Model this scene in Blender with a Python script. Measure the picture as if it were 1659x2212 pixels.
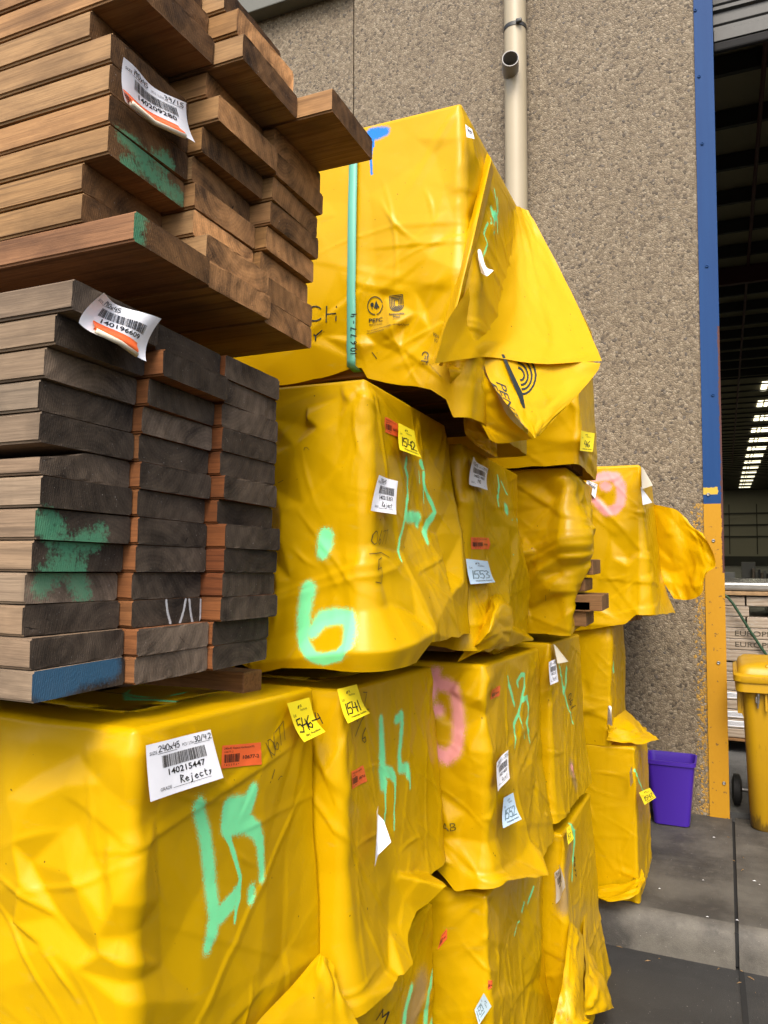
import bpy, bmesh, math, random
import numpy as np
from mathutils import Vector, geometry
R = math.radians
for o in list(bpy.data.objects): bpy.data.objects.remove(o)
SC = bpy.context.scene; COL = SC.collection
# ------------------------------------------------------------------ camera, light, exposure
CAM_Z, YAW, PITCH, FPX, IW, IH = 1.7, R(23.9), R(2.79), 1661.0, 1659.0, 2212.0
cd = bpy.data.cameras.new('camera'); cam = bpy.data.objects.new('camera', cd); COL.objects.link(cam)
cam.location = (0, 0, CAM_Z); cam.rotation_euler = (R(90) + PITCH, 0, YAW)
cd.sensor_fit = 'VERTICAL'; cd.sensor_height = 36.0; cd.lens = FPX / IH * 36.0
cd.clip_start = 0.05; cd.clip_end = 500
SC.camera = cam
SUN_EL, SUN_AZ = R(50), R(166)      # azimuth clockwise from +y: behind and left of the camera
W = bpy.data.worlds.new('World'); SC.world = W; W.use_nodes = True
wn = W.node_tree.nodes; wl = W.node_tree.links
sky = wn.new('ShaderNodeTexSky'); sky.sky_type = 'NISHITA'; sky.sun_disc = False
sky.sun_elevation = SUN_EL; sky.sun_rotation = SUN_AZ; sky.air_density = 1.0; sky.dust_density = 4.0; sky.ozone_density = 0.6
wl.new(sky.outputs[0], wn['Background'].inputs[0]); wn['Background'].inputs[1].default_value = 0.15
sd = bpy.data.lights.new('sun', 'SUN'); so = bpy.data.objects.new('sun', sd); COL.objects.link(so)
sd.energy = 1.35; sd.angle = R(28); sd.color = (1, .965, .91)
dv = Vector((math.sin(SUN_AZ) * math.cos(SUN_EL), math.cos(SUN_AZ) * math.cos(SUN_EL), math.sin(SUN_EL)))
so.rotation_euler = dv.to_track_quat('Z', 'Y').to_euler(); so.location = (0, -3, 9)
SC.view_settings.view_transform = 'Standard'; SC.view_settings.look = 'None'
SC.view_settings.exposure = 1.25; SC.view_settings.gamma = 1.0
SC.cycles.max_bounces = 8; SC.cycles.caustics_reflective = False; SC.cycles.caustics_refractive = False
# ------------------------------------------------------------------ measuring helpers
F0 = np.array([-math.sin(YAW), math.cos(YAW), 0]); RT = np.array([math.cos(YAW), math.sin(YAW), 0]); ZU = np.array([0, 0, 1.0])
FW = F0 * math.cos(PITCH) + ZU * math.sin(PITCH); UP = -F0 * math.sin(PITCH) + ZU * math.cos(PITCH)
C0 = np.array([0, 0, CAM_Z])
def ray(px, py): return FW + RT * ((px - IW / 2) / FPX) - UP * ((py - IH / 2) / FPX)
def at(px, py, x=None, y=None, z=None, d=None):      # measured point on a world plane
    r = ray(px, py)
    if d is not None: return C0 + r * d
    k, v = (0, x) if x is not None else (1, y) if y is not None else (2, z)
    return C0 + r * ((v - C0[k]) / r[k])
def proj(p):
    v = np.asarray(p) - C0; d = v @ FW; return np.array([IW / 2 + FPX * (v @ RT) / d, IH / 2 - FPX * (v @ UP) / d])
def depth(p): return float(np.dot(np.asarray(p) - C0, FW))
TILE = {'D': (0, 0, 1), 'T1': (414.7, 829.4, .25), 'T2': (829.4, 829.4, .25), 'T3': (0, 1566, .25), 'T4': (414.7, 1382.4, .25),
        'T5': (829.4, 1382.4, .25), 'T6': (648, 1658.9, .25), 'T7': (961.2, 1658.9, .25), 'T8': (918, 432, .25),
        'T9': (1244.2, 972, .25), 'T10': (621, 567, .25), 'Z6': (0, 1458, .4883), 'R4': (540, 810, .3906), 'R5': (1080, 918, .3489)}
def px(t, x, y): a = TILE[t]; return a[0] + x * a[2], a[1] + y * a[2]
# ------------------------------------------------------------------ object helpers
def link(o, parent=None):
    COL.objects.link(o)
    if parent: o.parent = parent
    return o
def tag(o, label=None, cat=None, group=None, kind=None):
    for k, v in (('label', label), ('category', cat), ('group', group), ('kind', kind)):
        if v: o[k] = v
    return o
def empty(name, loc, label, cat, group=None):
    o = bpy.data.objects.new(name, None); o.empty_display_size = .1; o.location = loc; link(o)
    return tag(o, label, cat, group)
def mesh_np(name, V, faces, mats, parent=None, smooth=False, midx=None):
    """V world coordinates; stored relative to the parent's location"""
    V = np.asarray(V, dtype=np.float64).reshape(-1, 3)
    if parent is not None: V = V - np.array(parent.matrix_basis.translation if parent.parent is None else parent.parent.matrix_basis.translation)
    m = bpy.data.meshes.new(name)
    if isinstance(faces, np.ndarray):
        n, k = faces.shape
        m.vertices.add(len(V)); m.vertices.foreach_set('co', V.ravel())
        m.loops.add(n * k); m.loops.foreach_set('vertex_index', faces.ravel())
        m.polygons.add(n); m.polygons.foreach_set('loop_start', np.arange(0, n * k, k)); m.polygons.foreach_set('loop_total', np.full(n, k))
        m.update(calc_edges=True)
    else:
        m.from_pydata([tuple(v) for v in V], [], faces)
    m.validate()
    for mt in (mats if isinstance(mats, (list, tuple)) else [mats]): m.materials.append(mt)
    if midx is not None and len(midx) == len(m.polygons): m.polygons.foreach_set('material_index', np.asarray(midx, dtype=np.int32))
    if smooth: m.polygons.foreach_set('use_smooth', np.ones(len(m.polygons), dtype=bool))
    m.update()
    o = bpy.data.objects.new(name, m)
    return link(o, parent)
def attr(o, name, arr):
    a = o.data.attributes.new(name, 'FLOAT', 'POINT'); a.data.foreach_set('value', np.asarray(arr, dtype=np.float32).ravel())
class MB:
    """collects boxes, tubes and strips into ONE mesh"""
    def __init__(s): s.v = []; s.f = []
    def add(s, V, F):
        b = len(s.v); s.v += [tuple(map(float, p)) for p in V]; s.f += [tuple(i + b for i in f) for f in F]; return s
    def box(s, a, b, bev=0.0):
        (x0, y0, z0), (x1, y1, z1) = a, b
        if bev <= 0:
            V = [(x0,y0,z0),(x1,y0,z0),(x1,y1,z0),(x0,y1,z0),(x0,y0,z1),(x1,y0,z1),(x1,y1,z1),(x0,y1,z1)]
            return s.add(V, [(0,3,2,1),(4,5,6,7),(0,1,5,4),(1,2,6,5),(2,3,7,6),(3,0,4,7)])
        bm = bmesh.new(); bmesh.ops.create_cube(bm, size=1)
        for v in bm.verts: v.co = Vector(((x0+x1)/2 + v.co.x*(x1-x0), (y0+y1)/2 + v.co.y*(y1-y0), (z0+z1)/2 + v.co.z*(z1-z0)))
        bmesh.ops.bevel(bm, geom=bm.edges[:], offset=bev, segments=2, affect='EDGES', profile=.5)
        bm.verts.index_update(); s.add([v.co for v in bm.verts], [[v.index for v in f.verts] for f in bm.faces]); bm.free(); return s
    def tube(s, pts, r, n=14, caps=True):
        P = [Vector(p) for p in pts]; rs = r if isinstance(r, (list, tuple)) else [r] * len(P); V = []; F = []
        ref = None
        for i, p in enumerate(P):
            t = (P[min(i+1, len(P)-1)] - P[max(i-1, 0)]).normalized()
            if ref is None: ref = Vector((0,0,1)) if abs(t.z) < .9 else Vector((1,0,0))
            u = (ref - t * ref.dot(t)).normalized(); w = t.cross(u); ref = u
            for k in range(n):
                a = 2*math.pi*k/n; V.append(p + (u*math.cos(a) + w*math.sin(a)) * rs[i])
        for i in range(len(P)-1):
            for k in range(n): F.append((i*n+k, i*n+(k+1)%n, (i+1)*n+(k+1)%n, (i+1)*n+k))
        if caps: F += [tuple(range(n))[::-1], tuple((len(P)-1)*n + k for k in range(n))]
        return s.add(V, F)
    def build(s, name, mat, parent=None, smooth=False):
        o = mesh_np(name, s.v, s.f, mat, parent, smooth)
        return o
def smooth_angle(o, deg=40):
    m = o.data; m.polygons.foreach_set('use_smooth', np.ones(len(m.polygons), dtype=bool))
    bm = bmesh.new(); bm.from_mesh(m)
    for e in bm.edges:
        if len(e.link_faces) == 2 and e.link_faces[0].normal.angle(e.link_faces[1].normal, 0) > R(deg): e.smooth = False
    bm.to_mesh(m); bm.free()
    return o
# ------------------------------------------------------------------ node helpers
class NT:
    def __init__(s, name):
        s.m = bpy.data.materials.new(name); s.m.use_nodes = True; s.t = s.m.node_tree; s.n = s.t.nodes; s.l = s.t.links; s.b = s.n['Principled BSDF']
    def new(s, t, **kw):
        n = s.n.new(t)
        for k, v in kw.items():
            if k.startswith('i_'):
                key = k[2:]; n.inputs[int(key) if key.isdigit() else key.replace('_', ' ')].default_value = v
            else: setattr(n, k, v)
        return n
    def con(s, a, b): s.l.new(a, b)
    def val(s, sock, v):
        if hasattr(v, 'is_output') or isinstance(v, bpy.types.NodeSocket): s.l.new(v, sock)
        else: sock.default_value = v
    def math(s, op, a, b=0.0, c=None, clamp=False):
        n = s.new('ShaderNodeMath', operation=op, use_clamp=clamp); s.val(n.inputs[0], a); s.val(n.inputs[1], b)
        if c is not None: s.val(n.inputs[2], c)
        return n.outputs[0]
    def mix(s, f, a, b, blend='MIX'):
        n = s.new('ShaderNodeMix', data_type='RGBA', blend_type=blend); s.val(n.inputs[0], f); s.val(n.inputs[6], a if not isinstance(a, tuple) else (*a, 1)[:4]); s.val(n.inputs[7], b if not isinstance(b, tuple) else (*b, 1)[:4]); return n.outputs[2]
    def ramp(s, f, stops, interp='LINEAR'):
        n = s.new('ShaderNodeValToRGB'); n.color_ramp.interpolation = interp; e = n.color_ramp.elements
        while len(e) < len(stops): e.new(.5)
        for k, (p, c) in enumerate(stops): e[k].position = p; e[k].color = (*c, 1) if isinstance(c, tuple) else (c, c, c, 1)
        s.val(n.inputs[0], f); return n.outputs[0]
    def noise(s, vec, scale, detail=3, rough=.5, dist=0.0):
        n = s.new('ShaderNodeTexNoise', i_Scale=scale, i_Detail=detail, i_Roughness=rough, i_Distortion=dist)
        if vec is not None: s.con(vec, n.inputs['Vector'])
        return n.outputs[0]
    def map(s, vec, scale=(1,1,1), loc=(0,0,0), rot=(0,0,0)):
        n = s.new('ShaderNodeMapping'); n.inputs['Scale'].default_value = scale; n.inputs['Location'].default_value = loc; n.inputs['Rotation'].default_value = rot
        s.con(vec, n.inputs[0]); return n.outputs[0]
    def obj(s): return s.new('ShaderNodeTexCoord').outputs['Object']
    def bump(s, h, strength=.3, dist=.01, prev=None):
        n = s.new('ShaderNodeBump', i_Strength=strength, i_Distance=dist); s.con(h, n.inputs['Height'])
        if prev is not None: s.con(prev, n.inputs['Normal'])
        return n.outputs[0]
    def set(s, color=None, rough=None, normal=None, **kw):
        if color is not None: s.val(s.b.inputs['Base Color'], (*color, 1) if isinstance(color, tuple) else color)
        if rough is not None: s.val(s.b.inputs['Roughness'], rough)
        if normal is not None: s.con(normal, s.b.inputs['Normal'])
        for k, v in kw.items(): s.val(s.b.inputs[k.replace('_', ' ')], v)
        return s.m
def plain(name, color, rough=.6, var=.12, nscale=20, **kw):
    t = NT(name); color = tuple(x * .6 for x in color); v = t.noise(t.obj(), nscale, 4)
    c = t.mix(t.math('MULTIPLY', v, var * 2), color, tuple(x * .55 for x in color))
    return t.set(c, rough, t.bump(v, .08, .003), **kw)
# ------------------------------------------------------------------ materials
YEL = (.60, .355, .0008)
def wrap_mat():
    t = NT('yellow_plastic_wrap'); o = t.obj()
    n1 = t.noise(o, 3.5, 3); n2 = t.noise(o, 900, 2)
    base = t.mix(t.math('MULTIPLY', n1, .5), YEL, (.55, .31, .0006))
        # scuffs, dust and pin pricks
    sc1 = t.noise(t.map(o, (7, 7, 22)), 2.2, 5, .7, .5); base = t.mix(t.math('MULTIPLY', t.math('SUBTRACT', sc1, .60, clamp=True), 2.2, clamp=True), base, (.52, .37, .06))
    pk = t.noise(o, 75, 1); base = t.mix(t.math('MULTIPLY', t.math('SUBTRACT', pk, .785, clamp=True), 26, clamp=True), base, (.09, .055, .008))
    # dirt
    da = t.new('ShaderNodeAttribute', attribute_name='dirt').outputs['Fac']
    dn = t.noise(t.map(o, (30, 30, 12)), 1.0, 5, .65)
    dm = t.math('MULTIPLY', t.math('SUBTRACT', t.math('ADD', da, dn), .95, clamp=True), 3.2, clamp=True)
    base = t.mix(dm, base, (.05, .035, .012))
    sp = t.noise(o, 420, 3, .7); spn = t.math('MULTIPLY', t.math('SUBTRACT', sp, .33), 2.9, clamp=True)
    rough = .34
    for nm, c, w in (('grey', (.30, .22, .16), .05), ('green', (.25, .96, .42), .022), ('pink', (.90, .38, .36), .034), ('blue', (.015, .20, .70), .02)):
        a = t.new('ShaderNodeAttribute', attribute_name=nm).outputs['Fac']
        m = t.math('MULTIPLY', a, 1.0, clamp=True)
        m = t.math('POWER', m, 1.25)
        k = t.math('MULTIPLY', t.math('SUBTRACT', t.math('ADD', t.math('MULTIPLY', m, 1.3), spn), 1.0), 2.2, clamp=True)
        if nm == 'grey': k = t.math('MULTIPLY', k, .6)
        base = t.mix(k, base, c)
    wr = t.noise(t.map(o, (9, 9, 5)), 1.3, 5, .55, .6)
    wr2 = t.noise(o, 55, 3, .5)
    b = t.bump(wr, .12, .008); b = t.bump(wr2, .07, .0015, b)
    rg = t.math('ADD', .22, t.math('MULTIPLY', n1, .2))
    t.set(base, rg, b, IOR=1.46)
    t.b.inputs['Specular IOR Level'].default_value = .26
    tr = t.new('ShaderNodeBsdfTranslucent'); t.con(base, tr.inputs[0]); t.con(b, tr.inputs['Normal'])
    mx = t.new('ShaderNodeMixShader'); mx.inputs[0].default_value = .16
    out = t.n['Material Output']; t.con(t.b.outputs[0], mx.inputs[1]); t.con(tr.outputs[0], mx.inputs[2]); t.con(mx.outputs[0], out.inputs[0])
    return t.m
M = {}
M['wrap'] = wrap_mat()
def paper(name, col, rough=.55):
    t = NT(name); n = t.noise(t.obj(), 60, 4); return t.set(t.mix(t.math('MULTIPLY', n, .16), col, tuple(c * .6 for c in col)), rough, t.bump(t.noise(t.obj(), 25, 3), .15, .004))
M['white'] = paper('white_paper', (.87, .87, .89)); M['orange'] = paper('orange_sticker', (.86, .135, .03), .42)
M['lemon'] = paper('lemon_tag_paper', (.88, .70, .012)); M['paleblue'] = paper('pale_blue_paper', (.50, .66, .78))
M['cream'] = paper('cream_backing', (.74, .66, .5))
M['ink'] = plain('black_ink', (.012, .012, .014), .45, .02); M['fadedink'] = plain('faded_blue_ink', (.20, .33, .40), .5, .1)
M['graphite'] = plain('thin_marker_ink', (.06, .045, .02), .5, .05)
M['print'] = plain('dark_green_print', (.016, .026, .018), .45, .02)
M['ghostprint'] = plain('print_seen_through_plastic', (.20, .14, .006), .45, .02)
M['mint'] = plain('mint_green_strap', (.20, .66, .46), .38, .06)
M['strapdark'] = M['mint']
M['steel'] = plain('bare_steel', (.45, .44, .42), .35, .2, 200, Metallic=.8)
def wood(name, side, side2, end, end2):
    t = NT(name + '_side'); oi = t.new('ShaderNodeObjectInfo'); rnd = oi.outputs['Random']
    off = t.new('ShaderNodeCombineXYZ'); t.val(off.inputs[0], t.math('MULTIPLY', rnd, 37.0)); t.val(off.inputs[1], t.math('MULTIPLY', rnd, 11.0)); t.val(off.inputs[2], t.math('MULTIPLY', rnd, 23.0))
    add = t.new('ShaderNodeVectorMath', operation='ADD'); t.con(t.obj(), add.inputs[0]); t.con(off.outputs[0], add.inputs[1]); v = add.outputs[0]
    g = t.noise(t.map(v, (2.5, 70, 70)), 1.6, 5, .6, .4); g2 = t.noise(t.map(v, (14, 380, 380)), 1.0, 3, .6); blotch = t.noise(t.map(v, (3, 9, 9)), 1.6, 5, .6)
    c = t.ramp(g, [(.25, tuple(x * .40 for x in side2)), (.48, side), (.72, tuple(x * .8 for x in side2))])
    c = t.mix(t.math('MULTIPLY', g2, .7), c, tuple(x * .5 for x in side2))
    bl = t.math('MULTIPLY', t.math('SUBTRACT', blotch, .47, clamp=True), 4.2, clamp=True)
    c = t.mix(t.math('MULTIPLY', bl, .8), c, tuple(x * .42 for x in side2))
    # dark band stains across the board
    bands = t.noise(t.map(v, (16, .4, .4)), 1.0, 2); bm_ = t.math('MULTIPLY', t.math('SUBTRACT', bands, .62, clamp=True), 5, clamp=True)
    c = t.mix(t.math('MULTIPLY', bm_, .45), c, tuple(x * .35 for x in side))
    stk = t.noise(t.map(v, (1.1, 95, 95)), 1.0, 3, .6); c = t.mix(t.math('MULTIPLY', t.math('SUBTRACT', stk, .54, clamp=True), 4.5, clamp=True), c, tuple(x * .36 for x in side2))
    c = t.mix(1.0, c, oi.outputs['Color'], 'MULTIPLY'); c = t.mix(1.0, c, (.62, .60, .58), 'MULTIPLY')
    ck = t.noise(t.map(v, (5, 160, 160)), 1.0, 4, .7); crack = t.math('MULTIPLY', t.math('SUBTRACT', .30, ck, clamp=True), 14, clamp=True)
    c = t.mix(crack, c, (.02, .012, .008))
    t.set(c, .72, t.bump(t.math('SUBTRACT', g2, t.math('MULTIPLY', crack, 2)), .35, .0015))
    t.b.inputs['Specular IOR Level'].default_value = .25
    s = t.m
    t = NT(name + '_end'); oi = t.new('ShaderNodeObjectInfo'); rnd = oi.outputs['Random']; o = t.obj()
    sx = t.new('ShaderNodeSeparateXYZ'); t.con(o, sx.inputs[0])
    r2 = t.math('FRACT', t.math('MULTIPLY', rnd, 17.31)); r3 = t.math('FRACT', t.math('MULTIPLY', rnd, 71.7))
    y = t.math('SUBTRACT', sx.outputs[1], t.math('ADD', -.02, t.math('MULTIPLY', r2, .23)))
    z = t.math('SUBTRACT', sx.outputs[2], t.math('ADD', -.09, t.math('MULTIPLY', r3, .22)))
    d = t.math('SQRT', t.math('ADD', t.math('MULTIPLY', y, y), t.math('MULTIPLY', z, z)))
    of = t.new('ShaderNodeCombineXYZ'); t.val(of.inputs[0], t.math('MULTIPLY', rnd, 50))
    ad = t.new('ShaderNodeVectorMath', operation='ADD'); t.con(o, ad.inputs[0]); t.con(of.outputs[0], ad.inputs[1]); v = ad.outputs[0]
    wob = t.noise(v, 14, 3); rings = t.math('SINE', t.math('MULTIPLY', t.math('ADD', d, t.math('MULTIPLY', wob, .02)), 900.0))
    big = t.math('SINE', t.math('MULTIPLY', t.math('ADD', d, t.math('MULTIPLY', wob, .012)), 260.0))
    fine = t.noise(v, 420, 3); blot = t.noise(v, 12, 4, .6)
    f = t.math('ADD', t.math('ADD', .46, t.math('MULTIPLY', rings, .05)), t.math('ADD', t.math('MULTIPLY', big, .07), t.math('MULTIPLY', t.math('SUBTRACT', fine, .5), .5)))
    f = t.math('ADD', f, t.math('MULTIPLY', t.math('SUBTRACT', blot, .5), 2.0), clamp=True)
    c = t.mix(f, end, end2)
    al = oi.outputs['Alpha']; mul = t.new('ShaderNodeVectorMath', operation='SCALE'); t.con(c, mul.inputs[0]); t.con(t.math('MULTIPLY', al, 4.0), mul.inputs['Scale']); c = mul.outputs[0]
    # radial checks
    ang = t.math('ARCTAN2', z, y); cv = t.new('ShaderNodeCombineXYZ'); t.val(cv.inputs[0], t.math('MULTIPLY', ang, 9)); t.val(cv.inputs[1], t.math('MULTIPLY', d, 9)); t.val(cv.inputs[2], t.math('MULTIPLY', rnd, 90))
    ck = t.noise(cv.outputs[0], 2.2, 3, .6, .3); crack = t.math('MULTIPLY', t.math('SUBTRACT', .30, ck, clamp=True), 22, clamp=True)
    c = t.mix(t.math('MULTIPLY', crack, .85), c, (.008, .006, .005))
    spk = t.noise(v, 300, 1); spm = t.math('MULTIPLY', t.math('SUBTRACT', spk, .74, clamp=True), 14, clamp=True)
    c = t.mix(t.math('MULTIPLY', spm, .5), c, (.35, .33, .3))
    pn = t.noise(v, 160, 4, .7); pl_ = t.noise(v, 26, 3, .6)
    for nm, pc, w, st in (('green', (.09, .36, .19), .03, .55), ('blue', (.035, .115, .20), .03, .8), ('white', (.62, .62, .62), .004, .8)):
        a = t.new('ShaderNodeAttribute', attribute_name=nm).outputs['Fac']
        m = t.math('MULTIPLY', a, 1.0, clamp=True)
        if nm == 'green': m = t.math('ADD', t.math('MULTIPLY', m, 1.15), t.math('ADD', t.math('MULTIPLY', t.math('SUBTRACT', pn, .5), 2.6), t.math('MULTIPLY', t.math('SUBTRACT', pl_, .5), 2.4))); k = t.math('MULTIPLY', t.math('MULTIPLY', t.math('MULTIPLY', t.math('SUBTRACT', m, .35), 1.5, clamp=True), t.math('MULTIPLY', a, 5.0, clamp=True)), st)
        else: k = t.math('MULTIPLY', t.math('MULTIPLY', t.math('SUBTRACT', t.math('ADD', t.math('MULTIPLY', m, 1.3), pn), 1.05), 1.6, clamp=True), st)
        c = t.mix(k, c, pc)
    sw = t.new('ShaderNodeTexWave', wave_type='BANDS', bands_direction='Y', i_Scale=90, i_Distortion=3, i_Detail=2); t.con(t.map(v, (1, 1, .3), rot=(.5, 0, 0)), sw.inputs[0])
    hgt = t.math('ADD', t.math('MULTIPLY', sw.outputs[1], .4), t.math('SUBTRACT', fine, t.math('MULTIPLY', crack, 2.5)))
    t.set(c, .8, t.bump(hgt, .35, .0015)); t.b.inputs['Specular IOR Level'].default_value = .2
    return s, t.m
M['ws'], M['we'] = wood('weathered_grey_timber', (.50, .375, .25), (.39, .285, .19), (.020, .0145, .0105), (.125, .092, .064))
M['hs'], M['he'] = wood('brown_hardwood', (.62, .385, .175), (.46, .265, .115), (.032, .017, .008), (.26, .13, .05))
# ------------------------------------------------------------------ fields
def tri_field(S, V, pts):
    """piecewise-planar folds through (s, v, height) points"""
    P = [Vector((a, b)) for a, b, _ in pts]
    vv, ee, ff, ov, *_ = geometry.delaunay_2d_cdt(P, [], [], 0, 1e-5)
    hh = [pts[o[0]][2] if o else 0.0 for o in ov]
    out = np.zeros(S.shape)
    for f in ff:
        if len(f) != 3: continue
        (ax, ay), (bx, by), (cx, cy) = [vv[i] for i in f]; h0, h1, h2 = [hh[i] for i in f]
        den = (by - cy) * (ax - cx) + (cx - bx) * (ay - cy)
        if abs(den) < 1e-12: continue
        m = (S >= min(ax, bx, cx)) & (S <= max(ax, bx, cx)) & (V >= min(ay, by, cy)) & (V <= max(ay, by, cy))
        if not m.any(): continue
        s, v = S[m], V[m]
        u = ((by - cy) * (s - cx) + (cx - bx) * (v - cy)) / den; w = ((cy - ay) * (s - cx) + (ax - cx) * (v - cy)) / den; q = 1 - u - w
        ins = (u >= -1e-6) & (w >= -1e-6) & (q >= -1e-6)
        o = out[m]; o[ins] = (u * h0 + w * h1 + q * h2)[ins]; out[m] = o
    return out
def blur(A, n):
    for _ in range(n):
        P = np.pad(A, 1, mode='edge'); A = (P[:-2, 1:-1] + P[2:, 1:-1] + P[1:-1, :-2] + P[1:-1, 2:] + 2 * A) / 6
    return A
def waves(S, V, rng, k, n=7, ax=1.0, ay=1.0):
    o = np.zeros(S.shape)
    for _ in range(n):
        a = rng.uniform(0, 6.28); kk = k * rng.uniform(.6, 1.7)
        o += np.sin(kk * (S * math.cos(a) * ax + V * math.sin(a) * ay) + rng.uniform(0, 6.28)) / kk * k
    return o / n
def random_facets(s0, s1, v0, v1, cell, amp, rng):
    pts = []; ns, nv = max(2, int((s1 - s0) / cell)), max(2, int((v1 - v0) / cell))
    for i in range(ns + 1):
        for j in range(nv + 1):
            pts.append((s0 + (i + rng.uniform(-.42, .42)) * (s1 - s0) / ns, v0 + (j + rng.uniform(-.42, .42)) * (v1 - v0) / nv, amp * rng.uniform(-1, 1)))
    pts += [(s0 - .3, v0 - .3, 0), (s1 + .3, v0 - .3, 0), (s0 - .3, v1 + .3, 0), (s1 + .3, v1 + .3, 0)]
    return pts
SPRAYW = {'grey': .07, 'green': .022, 'pink': .034, 'blue': .022, 'white': .004, 'dirt': .1}
def closeness(P, strokes, w, cur=None):
    """how near every point is to a sprayed 3-D polyline: 1 inside the stroke, falling to 0 at w beyond its edge"""
    best = np.full(len(P), -4.0) if cur is None else cur
    for pts, hard in strokes:
        ww = w * hard
        for i in range(max(1, len(pts) - 1)):
            a, ra = pts[i]; b, rb = pts[min(i + 1, len(pts) - 1)]
            ab = b - a; L2 = float(ab @ ab) + 1e-12
            t = np.clip(((P - a) @ ab) / L2, 0, 1)
            d = np.linalg.norm(P - (a + t[:, None] * ab), axis=1) - (ra + (rb - ra) * t)
            best = np.maximum(best, 1 - d / ww)
    return np.clip(best, -4, 4)
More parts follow.
